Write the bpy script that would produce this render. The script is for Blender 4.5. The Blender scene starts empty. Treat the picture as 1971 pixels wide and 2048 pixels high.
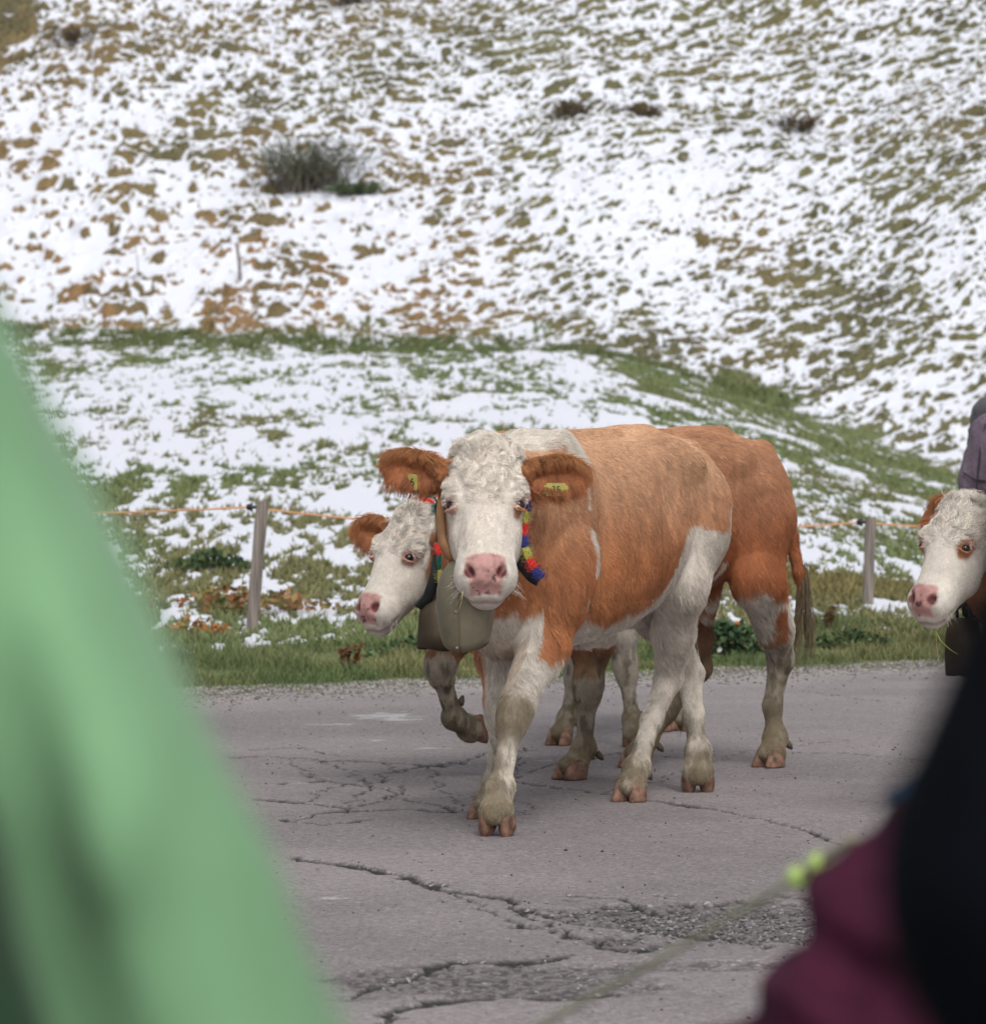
import bpy, bmesh, math, random
import numpy as np
from mathutils import Vector, Matrix, Euler

random.seed(7)
rng = np.random.default_rng(7)
scene = bpy.context.scene
COL = scene.collection

# ------------------------------------------------------------------ camera, sky, sun, exposure
FPX, CX, HZ, CH = 8000.0, 985.5, 880.0, 1.25      # focal length in photo pixels, centre, horizon row, camera height
cam_d = bpy.data.cameras.new('camera')
cam = bpy.data.objects.new('camera', cam_d); COL.objects.link(cam)
cam.location = (0, 0, CH); cam.rotation_euler = (math.radians(90), 0, 0)
cam_d.sensor_fit = 'HORIZONTAL'; cam_d.sensor_width = 24.0
cam_d.lens = 24.0*FPX/1971.0
cam_d.shift_y = -(1024-HZ)/1971.0
cam_d.clip_start = 0.05; cam_d.clip_end = 2000
cam_d.dof.use_dof = True; cam_d.dof.focus_distance = 12.75
cam_d.dof.aperture_fstop = (cam_d.lens/1000)/0.018
scene.camera = cam

world = bpy.data.worlds.new('World'); scene.world = world; world.use_nodes = True
nt = world.node_tree; nt.nodes.clear()
wo = nt.nodes.new('ShaderNodeOutputWorld'); bg = nt.nodes.new('ShaderNodeBackground')
sky = nt.nodes.new('ShaderNodeTexSky'); sky.sky_type = 'NISHITA'; sky.sun_disc = False
SUN_EL, SUN_AZ = math.radians(50), math.radians(168)     # azimuth of the sun measured from +Y towards +X
sky.sun_elevation = SUN_EL; sky.sun_rotation = SUN_AZ
sky.air_density = 1.0; sky.dust_density = 3.0; sky.ozone_density = 1.0
hs = nt.nodes.new('ShaderNodeHueSaturation'); hs.inputs['Saturation'].default_value = 0.22
nt.links.new(sky.outputs[0], hs.inputs['Color']); nt.links.new(hs.outputs[0], bg.inputs['Color'])
bg.inputs['Strength'].default_value = 0.15
nt.links.new(bg.outputs[0], wo.inputs['Surface'])
sl = bpy.data.lights.new('sun', 'SUN'); sun = bpy.data.objects.new('sun', sl); COL.objects.link(sun)
sl.energy = 1.5; sl.angle = math.radians(25); sl.color = (1.0, 0.975, 0.94)
sdir = Vector((math.sin(SUN_AZ)*math.cos(SUN_EL), math.cos(SUN_AZ)*math.cos(SUN_EL), math.sin(SUN_EL)))
sun.rotation_euler = sdir.to_track_quat('Z', 'Y').to_euler()
vs = scene.view_settings
scene.display_settings.display_device = 'sRGB'
vs.view_transform = 'Standard'; vs.look = 'None'; vs.exposure = 0.0; vs.gamma = 1.0
vs.use_curve_mapping = False
scene.render.engine = 'CYCLES'
scene.cycles_curves.shape = 'RIBBONS'
scene.cycles.max_bounces = 6

# ------------------------------------------------------------------ helpers
def tag(o, label=None, cat=None, group=None, kind=None):
    if label: o['label'] = label
    if cat: o['category'] = cat
    if group: o['group'] = group
    if kind: o['kind'] = kind
    return o

def empty(name, loc, rz=0.0):
    o = bpy.data.objects.new(name, None); COL.objects.link(o)
    o.location = loc; o.rotation_euler = (0, 0, rz); o.empty_display_size = 0.2
    return o

def mesh_obj(name, V, F, mat=None, parent=None, smooth=True, attrs=None):
    """V (n,3) array, F (m,k) array or list of index lists"""
    me = bpy.data.meshes.new(name)
    V = np.asarray(V, dtype=np.float32)
    if isinstance(F, np.ndarray):
        k = F.shape[1]; m = len(F)
        me.vertices.add(len(V)); me.vertices.foreach_set('co', V.ravel())
        me.loops.add(m*k); me.loops.foreach_set('vertex_index', F.ravel().astype(np.int32))
        me.polygons.add(m)
        me.polygons.foreach_set('loop_start', (np.arange(m)*k).astype(np.int32))
        me.polygons.foreach_set('loop_total', np.full(m, k, dtype=np.int32))
        me.update(calc_edges=True)
    else:
        me.from_pydata([tuple(v) for v in V.tolist()], [], F); me.update()
    me.polygons.foreach_set('use_smooth', np.full(len(me.polygons), smooth))
    for an, arr in (attrs or {}).items():
        a = me.attributes.new(an, 'FLOAT_COLOR', 'POINT')
        c = np.ones((len(V), 4), dtype=np.float32); c[:, :arr.shape[1]] = arr
        a.data.foreach_set('color', c.ravel())
    if mat: me.materials.append(mat)
    o = bpy.data.objects.new(name, me); COL.objects.link(o)
    if parent: o.parent = parent
    return o

def hash3(ix, iy, iz, seed):
    h = (ix.astype(np.int64)*374761393 + iy.astype(np.int64)*668265263 + iz.astype(np.int64)*2147483647 + seed*1274126177) & 0xffffffff
    h = ((h ^ (h >> 13))*1274126177) & 0xffffffff
    h = ((h ^ (h >> 16))*2246822519) & 0xffffffff
    return ((h ^ (h >> 15)) & 0xffffff)/float(0xffffff)

def vnoise(P, scale, seed=0):
    """smooth value noise 0..1; P (n,2|3); scale = cell size (scalar or tuple)"""
    P = np.asarray(P, dtype=np.float64)
    if P.shape[1] == 2: P = np.c_[P, np.zeros(len(P))]
    Q = P/np.asarray(scale if np.ndim(scale) else (scale,)*3) + 1000.37
    I = np.floor(Q); f = Q-I; f = f*f*f*(f*(f*6-15)+10); I = I.astype(np.int64)
    r = 0
    for dx in (0, 1):
        for dy in (0, 1):
            for dz in (0, 1):
                w = (f[:, 0] if dx else 1-f[:, 0])*(f[:, 1] if dy else 1-f[:, 1])*(f[:, 2] if dz else 1-f[:, 2])
                r = r + w*hash3(I[:, 0]+dx, I[:, 1]+dy, I[:, 2]+dz, seed)
    return r

def fbm(P, scale, octs=4, seed=0, gain=0.5):
    s, a, t = 0, 1.0, 0
    sc = np.asarray(scale if np.ndim(scale) else (scale,)*3, dtype=float)
    for i in range(octs):
        s = s+a*vnoise(P, tuple(sc), seed+i*17); t += a; a *= gain; sc = sc/2.03
    return s/t

def sstep(a, b, x):
    t = np.clip((x-a)/(b-a), 0, 1); return t*t*(3-2*t)

def lerp(a, b, t):
    t = np.asarray(t)[..., None]; return np.asarray(a)*(1-t)+np.asarray(b)*t

def new_mat(name, color=(.5, .5, .5), rough=0.8, spec=0.3, attr=None, noise=None, bump=None, metal=0.0, sheen=0.0):
    m = bpy.data.materials.new(name); m.use_nodes = True
    n = m.node_tree; p = n.nodes['Principled BSDF']
    p.inputs['Base Color'].default_value = (*color, 1); p.inputs['Roughness'].default_value = rough
    p.inputs['Specular IOR Level'].default_value = spec; p.inputs['Metallic'].default_value = metal
    if sheen:
        p.inputs['Sheen Weight'].default_value = sheen
    src = None
    if attr:
        a = n.nodes.new('ShaderNodeAttribute'); a.attribute_name = attr; src = a.outputs['Color']
    if noise:      # (scale, low multiplier, high multiplier)
        tc = n.nodes.new('ShaderNodeTexCoord'); nz = n.nodes.new('ShaderNodeTexNoise')
        nz.inputs['Scale'].default_value = noise[0]; nz.inputs['Detail'].default_value = 4
        n.links.new(tc.outputs['Object'], nz.inputs['Vector'])
        mr = n.nodes.new('ShaderNodeMapRange'); mr.inputs[1].default_value = .3; mr.inputs[2].default_value = .7
        mr.inputs[3].default_value = noise[1]; mr.inputs[4].default_value = noise[2]
        n.links.new(nz.outputs['Fac'], mr.inputs[0])
        vm = n.nodes.new('ShaderNodeVectorMath'); vm.operation = 'SCALE'
        if src: n.links.new(src, vm.inputs[0])
        else: vm.inputs[0].default_value = color
        n.links.new(mr.outputs[0], vm.inputs['Scale']); src = vm.outputs[0]
    if src: n.links.new(src, p.inputs['Base Color'])
    if bump:       # (scale, strength, distance)
        tc = n.nodes.new('ShaderNodeTexCoord'); nz = n.nodes.new('ShaderNodeTexNoise')
        nz.inputs['Scale'].default_value = bump[0]; nz.inputs['Detail'].default_value = 5
        n.links.new(tc.outputs['Object'], nz.inputs['Vector'])
        b = n.nodes.new('ShaderNodeBump'); b.inputs['Strength'].default_value = bump[1]; b.inputs['Distance'].default_value = bump[2]
        n.links.new(nz.outputs['Fac'], b.inputs['Height']); n.links.new(b.outputs[0], p.inputs['Normal'])
    return m

def blades(name, P, mat, hgt, wid, colr, lean=0.35, seg=2, kind='stuff', label=None, parent=None, upvec=None, bias=(0, 0)):
    """grass blades, one mesh. P (n,3) roots, hgt/wid (n,) sizes, colr (n,3)"""
    n = len(P)
    az = rng.uniform(0, 2*math.pi, n); laz = rng.uniform(0, 2*math.pi, n)
    side = np.c_[np.cos(az), np.sin(az)*.5, np.zeros(n)]
    la = rng.uniform(.1, 1, n)*lean
    ld = np.c_[np.cos(laz)*la+bias[0], np.sin(laz)*la+bias[1], np.zeros(n)]
    up = np.c_[np.zeros(n), np.zeros(n), np.ones(n)]
    V = []; C = []
    ts = np.linspace(0, 1, seg+1)
    for t in ts[:-1]:
        c = P+up*(hgt*t*(1-.25*t*lean))[:, None]+ld*(hgt*t*t)[:, None]
        w = (wid*(1-t*.75))[:, None]
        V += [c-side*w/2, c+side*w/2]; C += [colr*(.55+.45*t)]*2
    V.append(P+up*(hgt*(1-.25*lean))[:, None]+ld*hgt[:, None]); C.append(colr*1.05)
    k = len(V)
    V = np.stack(V, 1).reshape(-1, 3); C = np.stack(C, 1).reshape(-1, 3)
    base = np.arange(n)[:, None]*k
    tr = []
    for s in range(seg-1):
        a = s*2; tr += [(a, a+1, a+3), (a, a+3, a+2)]
    a = (seg-1)*2; tr += [(a, a+1, a+2)]
    F = (base[:, :, None]+np.array(tr)[None]).reshape(-1, 3)
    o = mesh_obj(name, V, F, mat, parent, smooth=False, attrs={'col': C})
    if kind: o['kind'] = kind
    if label: o['label'] = label
    return o

# ---- implicit surfaces: smooth unions of tapered capsules, ellipsoids and lofts, meshed with surface nets
class Field:
    def __init__(s, lo, hi, h):
        s.lo = np.array(lo, float); s.h = h
        s.n = np.ceil((np.array(hi)-s.lo)/h).astype(int)+1
        s.F = np.full(tuple(s.n), 0.3, dtype=np.float32)
        s.ax = [s.lo[i]+np.arange(s.n[i])*h for i in range(3)]
    def win(s, lo, hi):
        a = np.clip(np.floor((np.array(lo)-s.lo)/s.h).astype(int), 0, s.n)
        b = np.clip(np.ceil((np.array(hi)-s.lo)/s.h).astype(int)+1, 0, s.n)
        if (b <= a).any(): return None
        sl = tuple(slice(a[i], b[i]) for i in range(3))
        X, Y, Z = np.meshgrid(s.ax[0][sl[0]], s.ax[1][sl[1]], s.ax[2][sl[2]], indexing='ij', sparse=True)
        return sl, X, Y, Z
    def comb(s, sl, d, k, sub=False):
        F = s.F[sl]
        if sub:
            d = -d
            hh = np.clip(.5-.5*(d-F)/(-k), 0, 1) if False else None
            m = np.maximum(F, d); q = np.maximum(k-np.abs(F-d), 0)/k
            s.F[sl] = m+q*q*k*.25
        else:
            m = np.minimum(F, d); q = np.maximum(k-np.abs(F-d), 0)/k
            s.F[sl] = m-q*q*k*.25
    def cap(s, a, b, r1, r2, k=.03, sub=False, ys=1.0):
        a = np.array(a, float); b = np.array(b, float); R = max(r1, r2)/min(ys, 1)+k+s.h*2
        w = s.win(np.minimum(a, b)-R, np.maximum(a, b)+R)
        if w is None: return
        sl, X, Y, Z = w
        ab = b-a; L = max(ab@ab, 1e-9)
        t = np.clip(((X-a[0])*ab[0]+(Y-a[1])*ab[1]+(Z-a[2])*ab[2])/L, 0, 1)
        d = np.sqrt((X-a[0]-t*ab[0])**2+((Y-a[1]-t*ab[1])*ys)**2+(Z-a[2]-t*ab[2])**2)-(r1+(r2-r1)*t)
        s.comb(sl, d.astype(np.float32), k, sub)
    def ell(s, c, r, R3=None, k=.03, sub=False):
        c = np.array(c, float); r = np.array(r, float); M = np.eye(3) if R3 is None else np.array(R3, float)   # rows = local axes
        R = r.max()+k+s.h*2
        w = s.win(c-R, c+R)
        if w is None: return
        sl, X, Y, Z = w
        x, y, z = X-c[0], Y-c[1], Z-c[2]
        u = (M[0][0]*x+M[0][1]*y+M[0][2]*z)/r[0]; v = (M[1][0]*x+M[1][1]*y+M[1][2]*z)/r[1]; q = (M[2][0]*x+M[2][1]*y+M[2][2]*z)/r[2]
        k0 = np.sqrt(u*u+v*v+q*q); k1 = np.sqrt((u/r[0])**2+(v/r[1])**2+(q/r[2])**2)+1e-6
        s.comb(sl, (k0*(k0-1)/k1).astype(np.float32), k, sub)
    def loft(s, o, M, T, w, front, back, p=2.4, k=.03, egg=0.0, floor=None):
        """profile along local x: half width w, extents along local z from back to front"""
        o = np.array(o, float); M = np.array(M, float)
        ext = max(abs(T[0]), abs(T[-1]))
        pts = [o+M[0]*t+M[1]*y+M[2]*z for t in (T[0], T[-1]) for y in (-max(w), max(w)) for z in (min(back), max(front))]
        pts = np.array(pts); W = s.win(pts.min(0)-k-.03, pts.max(0)+k+.03)
        if W is None: return
        sl, X, Y, Z = W
        x, y, z = X-o[0], Y-o[1], Z-o[2]
        t = M[0][0]*x+M[0][1]*y+M[0][2]*z; v = M[1][0]*x+M[1][1]*y+M[1][2]*z; q = M[2][0]*x+M[2][1]*y+M[2][2]*z
        fine = np.linspace(T[0], T[-1], 120)
        def sm(a):
            a = np.interp(fine, T, a); kk = np.ones(7)/7
            return np.convolve(np.pad(a, 3, mode='edge'), kk, 'valid')
        wf, ff, bf = sm(w), sm(front), sm(back)
        ww = np.interp(t, fine, wf); fr = np.interp(t, fine, ff); bk = np.interp(t, fine, bf)
        c = (fr+bk)/2; hd = (fr-bk)/2
        if egg: ww = ww*(1-egg*np.clip((c-q)/hd, 0, 1)**1.5)
        rr = ((np.abs(v)/ww)**p+(np.abs(q-c)/hd)**p)**(1/p)
        d = (rr-1)*np.minimum(ww, hd)
        e = np.maximum(T[0]-t, t-T[-1])
        d = np.where(e > -.02, np.maximum(d, e), d)
        s.comb(sl, d.astype(np.float32), k)
    def mesh(s):
        F = s.F; n = F.shape
        S = F < 0
        C = [(i, j, k) for i in (0, 1) for j in (0, 1) for k in (0, 1)]
        def cor(A, c): return A[c[0]:n[0]-1+c[0], c[1]:n[1]-1+c[1], c[2]:n[2]-1+c[2]]
        cnt = np.zeros((n[0]-1, n[1]-1, n[2]-1), dtype=np.int8)
        for c in C: cnt += cor(S, c)
        act = (cnt > 0) & (cnt < 8)
        idx = np.full(act.shape, -1, dtype=np.int32); ii = np.argwhere(act); idx[act] = np.arange(len(ii))
        pos = np.zeros((len(ii), 3)); num = np.zeros(len(ii))
        vals = {c: F[ii[:, 0]+c[0], ii[:, 1]+c[1], ii[:, 2]+c[2]] for c in C}
        for a in C:
            for ax in range(3):
                if a[ax]: continue
                b = list(a); b[ax] = 1; b = tuple(b)
                fa, fb = vals[a], vals[b]; cr = (fa < 0) != (fb < 0)
                t = np.where(cr, fa/np.where(cr, fa-fb, 1), 0)
                p = np.repeat(np.array(a, float)[None], len(ii), 0); p[:, ax] += t
                pos += p*cr[:, None]; num += cr
        V = s.lo+(ii+pos/num[:, None])*s.h
        Q = []
        for ax in range(3):
            sl0 = [slice(None)]*3; sl1 = [slice(None)]*3
            sl0[ax] = slice(0, -1); sl1[ax] = slice(1, None)
            cr = S[tuple(sl0)] != S[tuple(sl1)]
            e = np.argwhere(cr); o1, o2 = [(1, 2), (2, 0), (0, 1)][ax]
            e = e[(e[:, o1] > 0) & (e[:, o2] > 0) & (e[:, o1] < n[o1]-1) & (e[:, o2] < n[o2]-1)]
            def cell(d1, d2):
                q = e.copy(); q[:, o1] -= d1; q[:, o2] -= d2; return idx[q[:, 0], q[:, 1], q[:, 2]]
            q = np.stack([cell(1, 1), cell(0, 1), cell(0, 0), cell(1, 0)], 1)
            ins = S[e[:, 0], e[:, 1], e[:, 2]]
            q[~ins] = q[~ins][:, ::-1]
            Q.append(q)
        Q = np.concatenate(Q)
        return V, Q[(Q >= 0).all(1)]

def vert_normals(V, Q):
    n = np.cross(V[Q[:, 2]]-V[Q[:, 0]], V[Q[:, 3]]-V[Q[:, 1]])
    N = np.zeros_like(V)
    for k in range(4):
        for c in range(3): N[:, c] += np.bincount(Q[:, k], n[:, c], len(V))
    return N/(np.linalg.norm(N, axis=1, keepdims=True)+1e-12)

def relax(V, Q, it=2, lam=.5):
    for _ in range(it):
        S = np.zeros_like(V); c = np.zeros(len(V))
        for a, b in ((0, 1), (1, 2), (2, 3), (3, 0)):
            for k in range(3):
                S[:, k] += np.bincount(Q[:, a], V[Q[:, b], k], len(V))+np.bincount(Q[:, b], V[Q[:, a], k], len(V))
            c += np.bincount(Q[:, a], minlength=len(V))+np.bincount(Q[:, b], minlength=len(V))
        V = V+(S/np.maximum(c, 1)[:, None]-V)*lam
    return V

def hair_obj(name, P, mat, parent, col, rad):
    """P (n,k,3) control points; col (n,3); rad (n,)"""
    n, k = P.shape[:2]
    cu = bpy.data.hair_curves.new(name)
    cu.add_curves([k]*n)
    cu.attributes['position'].data.foreach_set('vector', P.astype(np.float32).ravel())
    ra = cu.attributes.get('radius') or cu.attributes.new('radius', 'FLOAT', 'POINT')
    prof = np.linspace(1, .25, k)[None]*rad[:, None]
    ra.data.foreach_set('value', prof.astype(np.float32).ravel())
    a = cu.attributes.new('col', 'FLOAT_COLOR', 'CURVE')
    c = np.ones((n, 4), dtype=np.float32); c[:, :3] = col
    a.data.foreach_set('color', c.ravel())
    cu.materials.append(mat)
    o = bpy.data.objects.new(name, cu); COL.objects.link(o); o.parent = parent
    return o

def tube(name, pts, rad, mat, parent=None, seg=8, cap=True):
    pts = [Vector(p) for p in pts]
    rad = rad if isinstance(rad, (list, tuple)) else [rad]*len(pts)
    V = []; F = []
    up = Vector((0, 0, 1))
    for i, p in enumerate(pts):
        d = (pts[min(i+1, len(pts)-1)]-pts[max(i-1, 0)]).normalized()
        a = d.cross(up if abs(d.z) < .95 else Vector((1, 0, 0))).normalized(); b = d.cross(a)
        for j in range(seg):
            t = 2*math.pi*j/seg; V.append(p+a*math.cos(t)*rad[i]+b*math.sin(t)*rad[i])
    for i in range(len(pts)-1):
        for j in range(seg):
            k = (j+1) % seg; F.append([i*seg+j, i*seg+k, (i+1)*seg+k, (i+1)*seg+j])
    if cap: F += [list(range(seg))[::-1], [(len(pts)-1)*seg+j for j in range(seg)]]
    return mesh_obj(name, np.array([tuple(v) for v in V]), F, mat, parent)

def smooth_path(pts, n):
    pts = np.array(pts, float); d = np.r_[0, np.cumsum(np.linalg.norm(np.diff(pts, axis=0), axis=1))]
    t = np.linspace(0, d[-1], n); P = np.stack([np.interp(t, d, pts[:, i]) for i in range(3)], 1)
    k = max(1, n//(len(pts)*2)) | 1
    if k > 1:
        ker = np.ones(k)/k
        for i in range(3): P[:, i] = np.convolve(np.pad(P[:, i], k//2, mode='edge'), ker, 'valid')
    return P

# ------------------------------------------------------------------ terrain
U_K = np.array([-2600, -600, 0, 400, 1000, 1200, 1400, 1500, 1700, 1900, 2300, 3200, 5200], float)
F_K = np.array([74, 68, 65, 63, 61, 60, 59.3, 58.6, 57, 55, 52, 48, 44], float)
Y_K = np.array([600, 620, 650, 672, 690, 705, 762, 795, 872, 945, 1060, 1180, 1220], float)
def foot(u):
    uu = np.linspace(-2600, 5200, 800)
    ker = np.hanning(31); ker /= ker.sum()
    f = np.convolve(np.pad(np.interp(uu, U_K, F_K), 15, mode='edge'), ker, 'valid')
    y = np.convolve(np.pad(np.interp(uu, U_K, Y_K), 15, mode='edge'), ker, 'valid')
    return np.interp(u, uu, f), np.interp(u, uu, y)
def edge_s(X, D):            # distance beyond the far road edge, positive on the grass
    return (D-(20.62+.64*X))*.842
def terrain(X, D):
    """height, bareness 0..1, colour of a bare spot, on arrays"""
    X = np.asarray(X, float); D = np.asarray(D, float)
    u = X/np.maximum(D, 1)*FPX+CX
    F, Yf = foot(u)
    zf = CH-(Yf-HZ)/FPX*F
    P = np.c_[X, D]
    s = edge_s(X, D)
    t = np.clip((D-23.5)/(F-23.5), 0, 1)
    z = zf*t + .10*sstep(.3, 3.0, s) - .10*t
    h = D-F
    on_hill = sstep(-1.5, 1.5, h+(fbm(P, .8, 3, 89)-.5)*7)
    hill = np.maximum(h, 0)
    slope = .43
    z = z + slope*(np.sqrt(hill*hill+1.0)-1.0)
    z = z + (fbm(P, 7.0, 3, 5)-.5)*1.3*sstep(0, 12, h)
    z = z + (fbm(P, (3.0, 2.0, 1), 3, 9)-.5)*.25*sstep(0, 30, D-24)*(1-on_hill*.3)
    # tussocks
    W = P + np.c_[fbm(P, .9, 2, 31)-.5, fbm(P, .9, 2, 37)-.5]*.40
    ks = .25-.75*sstep(500, 1300, u); sk = W.copy(); sk[:, 1] += ks*W[:, 0]
    big = 1-sstep(300, 1150, u)*.45
    b1 = fbm(sk, (.46, .40, 1), 3, 41, .62)
    b2 = fbm(sk, (.25, .22, 1), 3, 47, .62)
    lump = lerp(b2[:, None], b1[:, None], np.clip(big*1.5-.5-.75*sstep(5, 14, h), 0, 1))[:, 0]
    z = z + sstep(.42, .72, lump)*on_hill*(.05+.13*np.clip(big*1.5-.5, 0, 1))
    # gradient of the lumps towards the camera: steep near sides shed the snow
    e = .09
    sk2 = sk.copy(); sk2[:, 1] += e; 
    l2 = lerp(fbm(sk2, (.25, .22, 1), 3, 47, .62)[:, None], fbm(sk2, (.46, .40, 1), 3, 41, .62)[:, None], np.clip(big*1.5-.5-.75*sstep(5, 14, h), 0, 1))[:, 0]
    g = (l2-lump)/e
    cov = fbm(P, (3.2, 5.0, 1), 4, 61, .6)-.5
    up = sstep(0, 26, h)
    speck = fbm(sk, (.13, .14, 1), 3, 53, .6)
    bare_h = sstep(.38, .80, g*.34+.42*sstep(.40, .62, lump)+cov*.95+.13*up+.16*(1-sstep(0, 3.5, h))*(u < 1500)+1.5*(speck-.5)+.075+.10*sstep(6, 1, h)*sstep(1500, 700, u)+.04+.05*sstep(1000, 1900, u)+.04*up)
    # a warmer, darker bank top left
    bare_h = np.maximum(bare_h, sstep(.35, .7, sstep(300, -60, u)*sstep(9.5, 15, h)+(fbm(P, 1.1, 3, 77)-.5)*1.2-.12))
    # meadow
    m1 = fbm(P, (.30, 1.2, 1), 4, 71, .7); m2 = fbm(P, (.075, .40, 1), 3, 73, .7); m3 = fbm(P, (2.2, 5.0, 1), 2, 79)
    hb = h+(fbm(P, (1.3, 2.5, 1), 3, 87)-.5)*12
    band = np.exp(-((hb+1.2)/2.2)**2)*(.075+.07*sstep(1000, 1300, u))
    right = sstep(1120, 1400, u)*sstep(26, 4, -h)*(.02+.17*sstep(.42, .56, fbm(P, (.8, 2.5, 1), 3, 88)))
    near = sstep(9, 1.5, s)*.045
    bare_m = sstep(.432, .60, m1*.42+m2*.40+m3*.18+band+right+near-.008)
    patch = np.exp(-(((X-2.0)/1.5)**2+((D-27.2)/1.4)**2))
    bare_m = np.maximum(bare_m, sstep(.30, .6, patch+(m1-.5)))
    verge = sstep(2.7, 1.7, s+(fbm(P, .5, 3, 83)-.5)*2.6)
    bare_m = np.maximum(bare_m, verge)
    bare = bare_m*(1-on_hill)+bare_h*on_hill
    # colours of bare ground
    n1 = fbm(P, .8, 3, 91)[:, None]; n2 = fbm(P, (2.5, 4, 1), 2, 97)
    green = np.array([.130, .158, .068]); olive = np.array([.155, .145, .070]); rust = np.array([.245, .155, .078]); dark = np.array([.062, .058, .038])
    warm = np.clip(sstep(1.25, .1, u/1000)*.65+.75*np.exp(-((h-2)/3.5)**2)*sstep(1650, 600, u)+(n2-.5)*1.3, 0, 1)
    warm = warm*(1-.6*up)
    ch = lerp(lerp(dark, olive, n1[:, 0])*1.25, rust, warm*(.35+.65*(n1[:, 0] > .42)))
    cm = lerp(green, olive, np.clip(sstep(.42, .62, n2)*.8*(1-sstep(20, 2, -h)*.8)+.65*patch+.25*(n1[:, 0]-.5), 0, 1))
    cm = lerp(cm, np.array([.15, .125, .05]), np.clip(patch, 0, .7))
    c = cm*(1-on_hill[:, None])+ch*on_hill[:, None]
    z = z + (1-bare)*.018*sstep(.5, 3, s)*(1-on_hill)
    z = np.where(s < -.15, -.06, z)
    z = z+.012*sstep(-.15, .4, s)
    return z, bare, c

def grid_faces(nr, nc):
    i = np.arange(nr-1)[:, None]*nc; j = np.arange(nc-1)[None]
    a = (i+j).ravel(); return np.stack([a, a+1, a+nc+1, a+nc], 1)

def terrain_mat():
    m = bpy.data.materials.new('snowy_grass'); m.use_nodes = True
    n = m.node_tree; L = n.links; p = n.nodes['Principled BSDF']
    a = n.nodes.new('ShaderNodeAttribute'); a.attribute_name = 'col'
    b = n.nodes.new('ShaderNodeAttribute'); b.attribute_name = 'bare'
    tc = n.nodes.new('ShaderNodeTexCoord')
    n1 = n.nodes.new('ShaderNodeTexNoise'); n1.inputs['Scale'].default_value = 14; n1.inputs['Detail'].default_value = 5; n1.inputs['Roughness'].default_value = .65
    L.new(tc.outputs['Object'], n1.inputs['Vector'])
    ad = n.nodes.new('ShaderNodeMath'); ad.operation = 'MULTIPLY_ADD'; ad.inputs[1].default_value = 1.1; L.new(n1.outputs['Fac'], ad.inputs[0]); ad.inputs[2].default_value = -.55
    ad2 = n.nodes.new('ShaderNodeMath'); ad2.operation = 'ADD'; L.new(b.outputs['Fac'], ad2.inputs[0]); L.new(ad.outputs[0], ad2.inputs[1])
    mr = n.nodes.new('ShaderNodeMapRange'); mr.inputs[1].default_value = .38; mr.inputs[2].default_value = .66; L.new(ad2.outputs[0], mr.inputs[0])
    n2 = n.nodes.new('ShaderNodeTexNoise'); n2.inputs['Scale'].default_value = 40; n2.inputs['Detail'].default_value = 4
    L.new(tc.outputs['Object'], n2.inputs['Vector'])
    m2 = n.nodes.new('ShaderNodeMapRange'); m2.inputs[1].default_value = .3; m2.inputs[2].default_value = .7; m2.inputs[3].default_value = .55; m2.inputs[4].default_value = 1.5
    L.new(n2.outputs['Fac'], m2.inputs[0])
    sc = n.nodes.new('ShaderNodeVectorMath'); sc.operation = 'SCALE'; L.new(a.outputs['Color'], sc.inputs[0]); L.new(m2.outputs[0], sc.inputs['Scale'])
    mx = n.nodes.new('ShaderNodeMix'); mx.data_type = 'RGBA'
    L.new(mr.outputs[0], mx.inputs['Factor']); mx.inputs[6].default_value = (.72, .74, .81, 1); L.new(sc.outputs[0], mx.inputs[7])
    L.new(mx.outputs[2], p.inputs['Base Color'])
    p.inputs['Roughness'].default_value = .85; p.inputs['Specular IOR Level'].default_value = .15
    bp = n.nodes.new('ShaderNodeBump'); bp.inputs['Strength'].default_value = .5; bp.inputs['Distance'].default_value = .03
    L.new(n1.outputs['Fac'], bp.inputs['Height']); L.new(bp.outputs[0], p.inputs['Normal'])
    return m
M_TERR = terrain_mat()

def terrain_sheet(name, us, Ds, label=None):
    U, D = np.meshgrid(us, Ds); D = D.ravel(); U = U.ravel()
    X = (U-CX)/FPX*D
    z, bare, c = terrain(X, D)
    V = np.c_[X, D, z]
    o = mesh_obj(name, V, grid_faces(len(Ds), len(us)), M_TERR, attrs={'col': c, 'bare': np.repeat(bare[:, None], 3, 1)})
    o['kind'] = 'structure'
    return o, V, bare, c

us = np.r_[np.linspace(-2600, -350, 24)[:-1], np.linspace(-350, -60, 40)[:-1], np.linspace(-60, 2040, 540), np.linspace(2040, 2400, 45)[1:], np.linspace(2400, 5200, 26)[1:]]
Dm = 1/np.linspace(1/18.5, 1/40., 420)
Dm = np.r_[Dm, np.linspace(40, 58, 200)[1:], np.linspace(58, 84, 440)[1:], np.linspace(84, 170, 60)[1:]]
# one sheet: meadow near, hillside behind (rows are distances, columns are directions)
ground, GV, GB, GC = terrain_sheet('hillside', us, Dm)

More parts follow.
